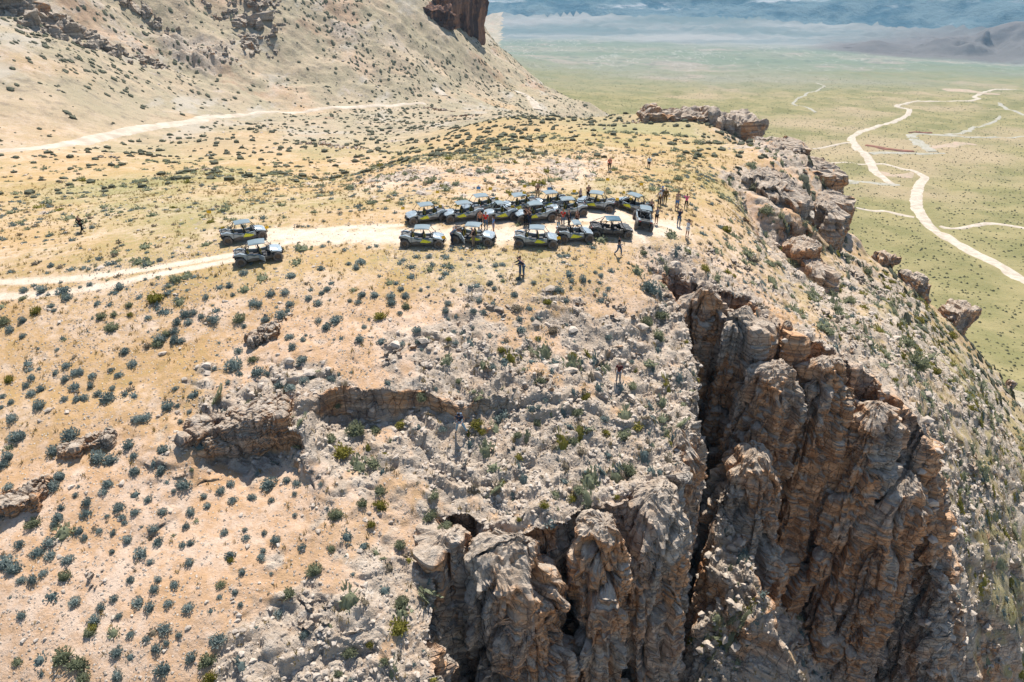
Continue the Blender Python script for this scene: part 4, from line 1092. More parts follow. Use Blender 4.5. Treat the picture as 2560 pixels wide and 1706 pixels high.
def zone_(u, v):
    if v > 1260 and u < 820: return 'on the pebbly ground at bottom left'
    if v > 1060 and u < 820: return 'left of the long hollow ledge'
    if v > 860 and u < 760: return 'on the orange slope'
    if v > 690 and u < 760: return 'between the track and the orange slope'
    if v <= 690 and u < 760: return 'beside the two track road'
    if v > 1060: return 'on broken rock above the cliff'
    if v > 820: return 'behind the little rock scarp'
    if u < 1250: return 'on the dry slope'
    return 'on the dry slope'
BM = {}
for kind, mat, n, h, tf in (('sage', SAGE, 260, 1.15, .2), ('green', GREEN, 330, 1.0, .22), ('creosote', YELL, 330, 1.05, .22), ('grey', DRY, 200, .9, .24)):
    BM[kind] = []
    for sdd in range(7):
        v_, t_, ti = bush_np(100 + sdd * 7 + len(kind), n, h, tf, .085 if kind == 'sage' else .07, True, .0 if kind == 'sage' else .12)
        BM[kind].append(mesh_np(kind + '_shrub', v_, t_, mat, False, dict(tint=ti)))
rb = random.Random(5)
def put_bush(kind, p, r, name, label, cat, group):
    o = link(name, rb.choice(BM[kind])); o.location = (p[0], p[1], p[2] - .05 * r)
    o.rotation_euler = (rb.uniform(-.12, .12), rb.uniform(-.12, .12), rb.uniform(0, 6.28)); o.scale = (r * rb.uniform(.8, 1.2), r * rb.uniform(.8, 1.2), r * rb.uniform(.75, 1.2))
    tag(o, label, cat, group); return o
taken = []
n_ind = 0
for (u, v, s) in sage_spots:
    p, n = hit(u, v + s * .3655 * .35)
    if p is None or p.y > 130: continue
    r = s * .3655 * depth_of(p) / F_PX * 1.12 * rb.uniform(.78, 1.22)
    sz = 'small' if r < .38 else ('large' if r > .66 else 'middling')
    nd2 = min([math.hypot(p.x - q[0], p.y - q[1]) for q in taken] + [9]) 
    cw = 'lone' if nd2 > 2.2 else 'paired' if nd2 < 1.1 else 'round'
    z = zone(u, v)
    put_bush('sage', p, r, 'sagebrush', f'{sz} {cw} bluish sagebrush {z}', 'sagebrush', f'{sz} {cw} sagebrush {z}')
    taken.append((p.x, p.y)); n_ind += 1
NM = {1: ('green', 'green_shrub', 'grey green bushy shrub'), 2: ('creosote', 'yellow_shrub', 'yellow green bushy shrub'), 3: ('grey', 'dead_shrub', 'pale dry twiggy shrub')}
def zone2(u, v):
    if u > 1950 and v > 560: return 'on the steep talus slope right of the cliffs'
    if u > 1620 and v < 900: return 'on the rim above the chasm'
    return zone(u, v)
for (u, v, s, m) in green_spots:
    p, n = hit(u, v + s * .3655 * .3)
    if p is None or p.y > 170: continue
    r = s * .3655 * depth_of(p) / F_PX * .86
    sz = 'small' if r < .45 else ('large' if r > .9 else 'middling')
    kd, nm, tx = NM[m]; z = zone2(u, v)
    put_bush(kd, p, r, nm, f'{sz} {tx} {z}'.replace('bushy ', ''), 'shrub', f'{sz} {tx}s {z}')
    taken.append((p.x, p.y))
TK = np.array(taken)
def clear_of(P, d=.7):
    ok = np.ones(len(P), bool)
    for i in range(0, len(TK), 60):
        ok &= (np.hypot(P[:, 0][:, None] - TK[i:i + 60, 0], P[:, 1][:, None] - TK[i:i + 60, 1]).min(1) > d)
    return ok
# the rest of the near sage, one by one up to 300
w_near = FAREA * vis * (FD < 95) * (FCEN[:, 1] > 47) * (FCEN[:, 2] > -9) * free * (FST < .3) * clump
P, f = sample(w_near, 260, rg_); ok = clear_of(P, 1.0); P = P[ok]
for p in P[:max(0, 300 - n_ind)]:
    side = 'left' if p[0] < -8 else ('behind' if p[1] > 66 else 'front')
    z = {'left': 'along the left side of the bench and road', 'behind': 'on the pale ground beyond the buggies', 'front': 'close around the parked buggies'}[side]
    put_bush('sage', p, rb.uniform(.2, .42), 'sagebrush', f'small round sagebrush {z}', 'sagebrush', f'small sagebrush {z}')
# scattered remainder
lows = [lowbush_np(i) for i in range(6)]
meds = [bush_np(40 + i, 34, .8, .34, .13, True) for i in range(6)]
tinys = [tiny_np(i) for i in range(4)]
def spread(name, protos, w, n, smin, smax, mat, label, seed, sink=.05, tiltn=True, clr=0):
    P, f = sample(w, n, rg_)
    if clr:
        ok = clear_of(P, clr); P, f = P[ok], f[ok]
    sc = rg_.uniform(0, 1, len(P)) ** 1.8 * (smax - smin) + smin
    return scatter_np(name, protos, P, sc, mat, label, seed, nrm=FNZ[f] if tiltn else None, sink=sink)
flat_ok = FST < .4
spread('sagebrush_scatter', meds, FAREA * vis * (FD < 120) * high * free * flat_ok * clump * (.3 + FAT[:, 3]), 2000, .14, .5, SAGE, 'many small blue grey sagebrush between the larger ones', 2, clr=.6)
spread('green_brush_scatter', meds, FAREA * vis * (FD < 150) * free * (FST < .7) * clump * (FAT[:, 1] * .4 + FAT[:, 2] * .6) ** 1.5 * (FCEN[:, 2] > -80), 1900, .18, .85, GREEN, 'many grey green shrubs over the rocky ground', 3, clr=.6)
spread('yellow_brush_scatter', meds, FAREA * vis * (FD < 150) * free * (FST < .6) * clump * FAT[:, 1] * (.15 + FAT[:, 2]) ** 2 * (FCEN[:, 2] > -80), 480, .2, .8, YELL, 'scattered yellow green shrubs among the rocks', 4, clr=.6)
spread('dead_brush_scatter', meds, FAREA * vis * (FD < 140) * free * flat_ok * clump * high, 1000, .12, .5, DRY, 'pale dead brush between the sagebrush', 5)
spread('dry_grass', [grass_np(i, 9) for i in range(6)], FAREA * vis * (FD < 125) * high * free * flat_ok * np.clip(.3 + 1.6 * fbm(FCEN * .35, 3), .03, 2) * (.15 + FAT[:, 2]), 17000, .1, .36, STRAW, 'dry straw coloured grass over the slopes', 6, 0)
spread('hillside_brush', lows, FAREA * vis * (FD > 110) * (FD < 620) * free * (FST < .8) * (FCEN[:, 2] > -90) * np.clip(.5 + 1.5 * fbm(FCEN * .03 + 3, 3), .05, 1.5) / (1 + FD / 250), 12000, .18, .95, foliage_mat('hill_brush_leaf', (.09, .095, .07), (.27, .27, .18)), 'dark dots of scrub over the far slopes', 7)
vz = (FCEN[:, 2] < -75) & (FCEN[:, 0] > 0)
for l_ in ([(2640,745),(2560,702),(2422,626),(2360,588),(2314,553),(2293,520),(2293,480),(2304,455),(2312,443),(2297,434),(2259,424)], [(2229,462),(2205,443),(2183,424),(2172,400),(2160,382),(2140,364),(2129,352),(2134,340),(2172,323),(2237,304),(2270,286)]):
    vz &= dist_poly(FCEN, np.array([tuple(hit(*q)[0]) for q in l_])) > 7
spread('valley_brush', tinys, FAREA * (FV < 1.2) * vz * (FD < 1500) / (1 + (FD / 500) ** 2), 20000, .3, 1.05, foliage_mat('valley_brush_leaf', (.09, .09, .045), (.22, .205, .11)), 'dark dots of creosote over the valley floor', 8)

# ------------------------------------------------------------------ stones
t = NT('pale_stone', .95, .15)
ti = t.attr('tint'); n = t.noise(3, 5, .65)
t.color(t.hsv(t.mix(ti, (.34, .27, .205), (.54, .46, .38)), t.math('ADD', t.math('MULTIPLY', n, .8), .6)))
t.bump(t.noise(9, 4), .6, .05)
STONE = t.m
stones = [stone_np(i) for i in range(9)]
spread('rubble', stones, FAREA * vis * (FD < 100) * (FST < .6) * (FCEN[:, 2] > -60) * (FAT[:, 1] ** 1.5 + .03) * (1 - FBARE * .97) * np.clip(.45 + 2 * fbm(FCEN * .5 + 8, 3), .02, 2), 13000, .05, .27, STONE, 'loose angular rubble over the pale rock', 9, -.05, tiltn=False)
spread('gravel', [oct_np(i) for i in range(6)], FAREA * vis * (FD < 70) * high * flat_ok * (.25 + clump) * (1 - .9 * FBARE), 26000, .03, .12, STONE, 'pale gravel over the slopes', 10, -.05, tiltn=False)
spread('talus_boulders', stones, FAREA * vis * (FD > 50) * (FD < 420) * (FCEN[:, 2] > -80) * (FAT[:, 1] ** 2 + .01), 3500, .2, .7, STONE, 'boulders and blocks over the slopes', 12, -.05, tiltn=False)
SM = [mesh_np('stone', *s_[:2], STONE, False, dict(tint=s_[2])) for s_ in stones]
st_sp = [(1200,265,30),(1085,345,30),(1440,235,20),(1620,325,18),(1635,905,24),(1230,635,24),(625,665,22),(330,1060,50),(460,1070,38),(1240,1320,34),(1215,1070,36),(1085,1100,36),(1660,885,26)]
st2 = [(490,215,42),(835,190,44),(1920,200,26),(1165,385,28),(2165,355,24),(2230,355,26),(150,675,26),(435,930,36),(700,945,26),(160,1265,36),(245,1265,32),(310,1255,30),(1285,1180,46),(1120,1335,34),(1575,1140,26),(1865,870,24),(670,820,30),(610,850,30),(720,850,30),(900,1095,22)]
for i, (u, v, s) in enumerate([(x * .3655, 640 + y * .3655, s) for x, y, s in st_sp] + [(x * .3655, 1140 + y * .3655, s) for x, y, s in st2]):
    p, n = hit(u, v); r = s * .3655 * depth_of(p) / F_PX * .62
    o = link('stone', SM[i % 9]); o.location = p + Vector((0, 0, r * .15)); o.scale = (r, r, r * 1.1); o.rotation_euler = (0, 0, rb.uniform(0, 6))
    z = zone(u, v); tag(o, f'pale angular stone lying {z}', 'stone', f'larger stones {z}')
# ------------------------------------------------------------------ buggies
def paint(name, col, rough=.35, metal=.0, dust=.35):
    t = NT(name, rough, .5); t.b.inputs['Metallic'].default_value = metal
    tc = t.n.new('ShaderNodeTexCoord').outputs['Object']
    n = t.noise(2.2, 5, .65, vec=tc); sp = t.n.new('ShaderNodeSeparateXYZ'); t.l.new(tc, sp.inputs[0])
    low = t.ramp(sp.outputs[2], .95, .3)
    f = t.math('MULTIPLY', t.math('ADD', t.math('MULTIPLY', low, .55), t.ramp(n, .45, .75)), dust)
    t.color(t.mix(f, tuple(col), (.42, .33, .24)))
    t.l.new(t.math('ADD', t.math('MULTIPLY', f, .5), rough), t.b.inputs['Roughness'])
    return t.m
MAT = dict(
    silver=paint('silver_paint', (.34, .40, .43), .3, .25, .14), slate=paint('slate_blue_paint', (.06, .12, .15), .3, .3, .12), grey=paint('dark_grey_plastic', (.06, .065, .065), .5, 0, .25),
    black=simple('black_plastic', (.015, .015, .016), .5), frame=simple('black_steel_tube', (.02, .02, .022), .4, .3), roof=paint('blue_grey_roof', (.13, .185, .21), .6, .0, .15),
    tyre=paint('dusty_tyre', (.07, .07, .07), .85, 0, .35), rim=paint('bronze_rim', (.12, .10, .085), .4, .5, .35), yellow=simple('yellow_graphic', (.80, .78, .04), .4), shock=simple('shock_spring', (.55, .42, .2), .4),
    lamp=simple('headlight_glass', (.75, .78, .8), .1), red=simple('tail_light', (.45, .02, .02), .2), seat=simple('seat_vinyl', (.03, .03, .032), .6), belt=simple('yellow_harness', (.7, .55, .06), .6),
    flag=simple('flag_yellow', (.95, .58, .03), .7), blue=simple('flag_blue', (.07, .25, .55), .7), skid=simple('underbody', (.05, .045, .04), .7), white=simple('white_print', (.7, .7, .68), .5))
class MB:
    def __init__(s): s.v, s.f = [], []
    def box(s, c, d, R=None, taper=1.0):
        o = len(s.v)
        for z in (-1, 1):
            k = taper if z > 0 else 1
            for y in (-1, 1):
                for x in (-1, 1):
                    p = Vector((x * d[0] / 2 * k, y * d[1] / 2 * k, z * d[2] / 2))
                    if R: p = R @ p
                    s.v.append(tuple(p + Vector(c)))
        s.f += [tuple(o + i for i in q) for q in ((0, 2, 3, 1), (4, 5, 7, 6), (0, 1, 5, 4), (2, 6, 7, 3), (0, 4, 6, 2), (1, 3, 7, 5))]
        return s
    def prism(s, prof, y0, y1, inset=0.0):
        """xz outline extruded between y0 and y1, far side inset"""
        n = len(prof); o = len(s.v)
        cx = sum(p[0] for p in prof) / n; cz = sum(p[1] for p in prof) / n
        for (x, z) in prof: s.v.append((x, y0, z))
        for (x, z) in prof: s.v.append((x + (cx - x) * inset, y1, z + (cz - z) * inset))
        sgn = 1 if y1 > y0 else -1
        a = list(range(o, o + n)); b = list(range(o + n, o + 2 * n))
        s.f += [tuple(a) if sgn > 0 else tuple(a[::-1]), tuple(b[::-1]) if sgn > 0 else tuple(b)]
        for i in range(n):
            j = (i + 1) % n; q = (a[i], b[i], b[j], a[j])
            s.f.append(q if sgn > 0 else q[::-1])
        return s
    def tube(s, pts, r, seg=6):
        pts = [Vector(p) for p in pts]; o = len(s.v)
        for i, p in enumerate(pts):
            d = (pts[min(i + 1, len(pts) - 1)] - pts[max(i - 1, 0)]).normalized()
            u = d.cross(Vector((0, 0, 1)) if abs(d.z) < .9 else Vector((1, 0, 0))).normalized(); w_ = d.cross(u)
            rr_ = r[i] if hasattr(r, '__len__') else r
            for k in range(seg):
                a = 2 * pi * k / seg; s.v.append(tuple(p + (u * cos(a) + w_ * sin(a)) * rr_))
        for i in range(len(pts) - 1):
            for k in range(seg):
                a = o + i * seg + k; b = o + i * seg + (k + 1) % seg
                s.f.append((a, b, b + seg, a + seg))
        s.f.append(tuple(range(o, o + seg))[::-1]); e = o + (len(pts) - 1) * seg; s.f.append(tuple(range(e, e + seg)))
        return s
    def lathe(s, prof, cy=0, seg=24):
        """profile (y, radius) round the y axis"""
        o = len(s.v); n = len(prof)
        for (y, r) in prof:
            for k in range(seg):
                a = 2 * pi * k / seg; s.v.append((r * cos(a), y, r * sin(a)))
        for i in range(n - 1):
            for k in range(seg):
                a = o + i * seg + k; b = o + i * seg + (k + 1) % seg
                s.f.append((a, a + seg, b + seg, b))
        return s
    def loft(s, secs):
        """list of equal length closed sections"""
        o = len(s.v); n = len(secs[0])
        for q in secs: s.v += [tuple(p) for p in q]
        for i in range(len(secs) - 1):
            for k in range(n):
                a = o + i * n + k; b = o + i * n + (k + 1) % n
                s.f.append((a, b, b + n, a + n))
        s.f.append(tuple(range(o, o + n))[::-1]); e = o + (len(secs) - 1) * n; s.f.append(tuple(range(e, e + n)))
        return s
    def mesh(s, name, mat, smooth=False, bevel=0):
        me = bpy.data.meshes.new(name); me.from_pydata(s.v, [], s.f); me.materials.append(mat)
        bm = bmesh.new(); bm.from_mesh(me); bmesh.ops.recalc_face_normals(bm, faces=bm.faces)
        if bevel: bmesh.ops.bevel(bm, geom=bm.edges, offset=bevel, segments=1, affect='EDGES', clamp_overlap=True)
        bm.to_mesh(me); bm.free()
        me.polygons.foreach_set('use_smooth', [smooth] * len(me.polygons)); me.update()
        return me
    def build(s, name, mat, parent=None, **k):
        return link(name, s.mesh(name, mat, **k), parent)
def empty(name, parent=None):
    o = bpy.data.objects.new(name, None); COL.objects.link(o); o.empty_display_size = .3
    if parent: o.parent = parent
    return o
def make_buggy(seats, spec):
    """x forward. seats 2 or 4"""
    root = empty('buggy')
    B = 3.3 if seats == 4 else 2.62
    xf, xr = B / 2, -B / 2
    dark = spec == 'dark'
    C1 = MAT['grey'] if dark else MAT['silver']; C2 = MAT['black'] if dark else MAT['grey']; C3 = MAT['grey'] if dark else MAT['slate']
    # wheels
    R = .435
    tp_ = [(-.17, .26), (-.175, .33), (-.155, .385), (-.12, .41), (-.04, .415), (.04, .415), (.12, .41), (.155, .385), (.175, .33), (.17, .26), (.12, .235), (-.12, .235), (-.17, .26)]
    tp = [(a, b * 1.05) for a, b in tp_]
    tb = MB().lathe(tp, seg=28)
    for k in range(28):
        a = 2 * pi * k / 28
        for sy in (-1, 1):
            M_ = Matrix.Rotation(-a - (.06 * sy), 3, 'Y'); c = M_ @ Vector((.437, sy * .085, 0)); tb.box(c, (.03, .11, .05), M_)
    tyre_me = tb.mesh('tyre', MAT['tyre'])
    rb_ = MB().lathe([(.13, .24), (.15, .235), (.10, .2), (.04, .19), (.04, 0.0)], seg=20).lathe([(.045, .0), (.12, .035), (.12, .06), (.045, .07)], seg=10)
    for k in range(6):
        a = 2 * pi * k / 6; M_ = Matrix.Rotation(-a, 3, 'Y'); rb_.box(M_ @ Vector((.13, .085, 0)), (.19, .04, .045), M_)
    rb_.lathe([(-.13, .24), (.13, .24)], seg=20)
    rim_me = rb_.mesh('rim', MAT['rim'])
    for x in (xf, xr):
        for sy in (1, -1):
            wo = link('wheel', tyre_me, root); wo.location = (x, sy * .80, R)
            if x == xf and spec == 'steer': wo.rotation_euler = (0, 0, .3)
            ri = link('rim', rim_me, wo)
            if sy < 0: ri.rotation_euler = (0, 0, pi)
    # chassis
    ch = MB().prism([(xf + .1, .42), (xf + .1, .58), (xf - .5, .62), (xr + .6, .62), (xr - .1, .62), (xr - .1, .42), (xr + .4, .36), (xf - .45, .36)], -.42, .42)
    ch.box((0, 0, .40), (B - 1.0, 1.36, .10)).box((xr + .05, 0, .72), (.75, .9, .34)).box((xf - .05, 0, .75), (.5, .62, .25))
    ch.build('chassis', MAT['skid'], root)
    sus = MB()
    for x, ln in ((xf, -.28), (xr, .55)):
        for sy in (1, -1):
            sus.tube([(x + ln, sy * .3, .45), (x, sy * .66, R - .04)], .028); sus.tube([(x + .1 * (1 if ln < 0 else -1), sy * .3, .5), (x, sy * .66, R + .06)], .022)
            sus.tube([(x, sy * .1, R), (x, sy * .7, R)], .025)
    sus.build('suspension_arms', MAT['frame'], root)
    for x, tz in ((xf, .98), (xr, 1.05)):
        for sy in (1, -1):
            sh = MB().tube([(x + (-.05 if x > 0 else .12), sy * .60, .50), (x + (-.12 if x > 0 else .28), sy * .44, tz)], [.05, .055])
            for k in range(6):
                q = k / 6 + .1; p0 = Vector((x + (-.05 if x > 0 else .12), sy * .60, .50)); p1 = Vector((x + (-.12 if x > 0 else .28), sy * .44, tz)); c = p0.lerp(p1, q)
                sh.box(c, (.15, .15, .02))
            sh.build('shock_absorber', MAT['shock'], root)
    # lower body tub on each side, doors
    def side(x0, x1, sy):
        pass
    xa = xf - .52; xb = xr + .62           # door zone
    for sy in (1, -1):
        # rocker and angular lower panel
        MB().prism([(xa + .02, .36), (xa + .16, .62), (xa + .02, .95), (xa - .12, .62), (xb + .1, .62), (xb - .1, .8), (xb - .2, .62), (xb, .36)], sy * .62, sy * .735, .03).build('lower_panel', C2, root)
        nd_ = seats // 2
        xs = [xa - .02, xb + .02] if nd_ == 1 else [xa - .02, (xa + xb) / 2, xb + .02]
        for i in range(nd_):
            a, b = xs[i] - .015, xs[i + 1] + .015
            zt0, zt1 = (1.02, .93) if i == 0 else (.93, 1.08)
            if nd_ == 1: zt0, zt1 = 1.02, 1.06
            if spec == 'open_rear' and i == nd_ - 1 and sy < 0 and nd_ == 2:
                hinge = empty('door', root); hinge.location = (b, sy * .70, 0); hinge.rotation_euler = (0, 0, radians(-58))
                d = MB().prism([(a - b, .45), (a - b, zt0), (-.0, zt1), (-.0, .5)], 0, -.07, .06); d.build('door_panel', C1, hinge, bevel=.01)
                continue
            if spec == 'open_front' and i == 0 and sy < 0:
                hinge = empty('door', root); hinge.location = (b, sy * .70, 0); hinge.rotation_euler = (0, 0, radians(-62))
                MB().prism([(0, .46), (0, zt1), (a - b, zt0), (a - b, .5)], 0, -.07, .06).build('door_panel', C1, hinge, bevel=.01)
                continue
            d = MB().prism([(a, .60), (a, zt0), ((a + b) / 2, (zt0 + zt1) / 2 - .03), (b, zt1), (b, .58), ((a + b) / 2, .44)], sy * .66, sy * .775, .05).build('door', C1 if i == 0 else C1, root, bevel=.012)
            MB().prism([(a - .06, zt0 - .03), (b + .05, zt1 - .03), ((a + b) / 2 + .1, .80)], sy * .772, sy * .784).build('door_stripe', C3, d)
            MB().prism([(a, .60), ((a + b) / 2, .70), (b, .585), (b, .56), ((a + b) / 2, .435), (a, .58)], sy * .779, sy * .785).build('door_lower_trim', C2, d)
            if spec not in ('dark', 'plain') and (i == 0):
                x2 = b - (.22 if nd_ == 2 else -.02)
                MB().prism([(a - .14, .66), (x2 + .28, .93), (x2 - .0, .56), ((a + b) / 2 + .02, .53)], sy * .786, sy * .792).build('yellow_graphic', MAT['yellow'], d)
                MB().prism([((a + b) / 2 + .02, .6), ((a + b) / 2 + .08, .82), ((a + b) / 2 - .02, .56)], sy * .793, sy * .797).build('dark_graphic', C2, d)
            MB().box(((b + .12), sy * .79, (zt1 - .1)), (.1, .02, .03)).build('door_handle', MAT['black'], d)
        # front fender and arch
        MB().prism([(xf + .42, .80), (xf + .34, .93), (xf - .05, 1.04), (xa - .02, 1.12), (xa + .05, .92), (xf - .38, .93), (xf + .05, .90)], sy * .30, sy * .80, .0).build('front_fender', C1, root, bevel=.015)
        # rear quarter
        MB().prism([(xb + .02, 1.06), (xb + .05, .60), (xb - .08, .50), (xb - .32, .92), (xr - .1, 1.02), (xr - .42, 1.10), (xr - .46, 1.22), (xr + .1, 1.26)], sy * .50, sy * .745, .03).build('rear_quarter_panel', C1, root, bevel=.012)
        MB().prism([(xr - .44, .98), (xr - .50, 1.12), (xr - .2, 1.02), (xr - .2, .92)], sy * .42, sy * .78).build('rear_mudguard', C2, root)
        MB().box((xf + .40, sy * .36, .84), (.10, .28, .075)).build('headlight', MAT['lamp'], root)
        MB().box((xr - .50, sy * .58, 1.10), (.03, .22, .06)).build('tail_light', MAT['red'], root)
        # cage side
        zr = 1.86
        cg = MB().tube([(xa + .12, sy * .68, 1.08), (xa - .42, sy * .60, zr), (xb + .42, sy * .58, zr + .0), (xb - .05, sy * .64, 1.22)], .026)
        cg.tube([(xb + .42, sy * .58, zr), (xr - .28, sy * .60, 1.24)], .024)
        if seats == 4: cg.tube([((xa + xb) / 2, sy * .69, 1.0), ((xa + xb) / 2 - .1, sy * .60, zr)], .022)
        cg.tube([(xb + .05, sy * .66, 1.1), (xb + .42, sy * .6, zr)], .024)
        cg.tube([(xb + .42, sy * .58, zr), (xr + .25, -sy * .3, 1.3)], .018)
        cg.build('roll_cage', MAT['frame'], root, smooth=True)
        MB().box((xa + .1, sy * .82, 1.18), (.05, .16, .10)).build('wing_mirror', MAT['black'], root)
    cb = MB()
    for x in (xa - .42, (xa + xb) / 2 - .1, xb + .42): cb.tube([(x, -.6, 1.86), (x, .6, 1.86)], .024)
    cb.tube([(xr - .28, -.6, 1.24), (xr - .28, .6, 1.24)], .024); cb.build('cage_cross_bars', MAT['frame'], root)
    # hood
    secs = []
    for x, z, wd in ((xf + .50, .78, .30), (xf + .42, .90, .44), (xf + .1, 1.02, .52), (xa + .15, 1.14, .58), (xa - .02, 1.17, .60)):
        secs.append([(x, -wd, z - .06), (x, -wd * .62, z + .02), (x, 0, z + .045), (x, wd * .62, z + .02), (x, wd, z - .06), (x, 0, z - .12)])
    hd = MB().loft(secs).build('hood', C1, root, smooth=False)
    for sy in (-1, 1): MB().box((xf - .02, sy * .14, 1.065), (.30, .05, .02), Matrix.Rotation(.16, 3, 'Y')).build('hood_vent', MAT['black'], hd)
    MB().prism([(xf + .5, .48), (xf + .56, .62), (xf + .46, .80), (xf + .30, .84), (xf + .2, .46)], -.36, .36).build('front_grille', MAT['black'], root)
    MB().tube([(xf + .35, -.34, .5), (xf + .64, -.30, .55), (xf + .66, .30, .55), (xf + .35, .34, .5)], .025).tube([(xf + .64, -.3, .55), (xf + .52, -.22, .82), (xf + .52, .22, .82), (xf + .64, .3, .55)], .022).build('front_bumper', MAT['frame'], root)
    # dash, wheel, floor, seats
    MB().box((xa - .12, 0, 1.06), (.22, 1.24, .18)).build('dashboard', MAT['black'], root)
    sw = []
    for k in range(17):
        a = 2 * pi * k / 16; sw.append((xa - .33 + .05 * sin(a), .33 + .17 * cos(a), 1.14 + .16 * sin(a)))
    MB().tube(sw, .018).tube([(xa - .33, .33, 1.14), (xa - .15, .33, 1.05)], .02).build('steering_wheel', MAT['black'], root)
    rows = [xa - .85] if seats == 2 else [xa - .72, xb + .32]
    for x in rows:
        for sy in (-1, 1):
            st_ = MB().box((x, sy * .32, .66), (.50, .48, .16)).box((x - .27, sy * .32, .98), (.15, .46, .62), Matrix.Rotation(-.2, 3, 'Y'), .8).box((x - .33, sy * .32, 1.34), (.11, .26, .16)).build('seat', MAT['seat'], root, bevel=.03)
            for o_ in (-.09, .09): MB().box((x - .175, sy * .32 + o_, .98), (.02, .04, .58), Matrix.Rotation(-.2, 3, 'Y')).build('harness_strap', MAT['belt'] if spec != 'dark' else MAT['black'], st_)
    # roof
    nx_ = 6
    sec = []
    for i in range(nx_):
        x = xa - .34 + (xb + .34 - (xa - .34)) * i / (nx_ - 1); cr_ = .05 * sin(pi * i / (nx_ - 1))
        wd = .64 - (.04 if i in (0, nx_ - 1) else 0)
        sec.append([(x, -wd, 1.885), (x, -wd * .8, 1.92 + cr_), (x, 0, 1.935 + cr_), (x, wd * .8, 1.92 + cr_), (x, wd, 1.885), (x, wd * .8, 1.89), (x, 0, 1.90 + cr_ * .5), (x, -wd * .8, 1.89)])
    rf = MB().loft(sec).build('roof', MAT['roof'] if not dark else MAT['slate'], root, smooth=False)
    # rear bed and engine cover
    MB().prism([(xb + .0, 1.10), (xr - .42, 1.16), (xr - .45, .98), (xr + .1, .9), (xb, .9)], -.50, .50).build('cargo_bed', C2, root)
    MB().box((xr - .46, 0, .78), (.06, .8, .40)).box((xr - .42, 0, .55), (.1, .5, .12)).build('tailgate', MAT['black'], root)
    MB().tube([(xr - .5, -.28, .82), (xr - .62, -.28, .82)], .07, 10).build('exhaust_tip', MAT['frame'], root)
    if spec in ('spare',) or (seats == 4 and spec in ('normal_spare', 'open_rear')):
        sp_ = link('spare_wheel', tyre_me, root); sp_.location = (xr + .02, 0, 1.34); sp_.rotation_euler = (pi / 2, 0, 0)
        ri = link('rim', rim_me, sp_)
    return root
def copy_tree(o, parent=None):
    c = o.copy(); COL.objects.link(c)
    if parent: c.parent = parent
    for ch in list(o.children): copy_tree(ch, c)
    return c
PROTO = {}
# u, v of the footprint centre, heading (deg, 0 = right), seats, variant, flag tip (u, v) or None, label
BUG = [
 (1066,552,203,4,'normal',(1003,517),'silver buggy with yellow door graphic at the left end of the back row'),
 (1158,549,200,4,'normal',(1140,510),'second buggy of the back row, blue grey roof, facing left with people behind its tail'),
 (1203,529,200,4,'plain',(1090,476),'buggy tucked behind the second one of the back row'),
 (1250,549,198,2,'normal',(1222,468),'short two seat buggy with a low yellow stripe in the middle of the back row'),
 (1297,527,200,4,'normal',(1272,482),'buggy behind the short two seater with an orange yellow panel at its rear'),
 (1374,521,200,4,'normal',(1308,462),'glossy silver buggy farthest back in the middle of the group'),
 (1337,551,194,4,'normal',(1432,474),'back row buggy with yellow triangle, directly beyond the lone middle one'),
 (1416,538,192,4,'plain',(1540,494),'plain silver grey buggy overlapping the one on its left in the back row'),
 (1489,521,163,4,'normal',(1491,507),'back row buggy parked side on under a yellow flag'),
 (1581,527,140,4,'normal',(1576,493),'turned away buggy with an orange flag at its hood, far right'),
 (1605,561,84,4,'plain',None,'buggy seen straight from behind, its tail toward the camera'),
 (1057,612,0,4,'normal',None,'leftmost buggy of the front row with a broad pale roof and yellow triangle'),
 (1184,606,-12,4,'open_rear',None,'front row buggy with its rear door swung open and a man beside it'),
 (1340,612,-3,4,'normal',None,'front row buggy with a yellow triangle standing alone in the middle'),
 (1435,600,10,2,'spare',None,'small two seat buggy with a spare wheel on its rear deck'),
 (1525,588,5,4,'dark',None,'all dark buggy without graphics at the right end of the front row'),
 (612,600,27,4,'normal',(560,566),'buggy on the left track parked behind another, yellow triangle on its side'),
 (650,650,20,4,'open_front',None,'buggy on the left track in front, its front door hanging open'),
]
BS = .93
BUGP = []
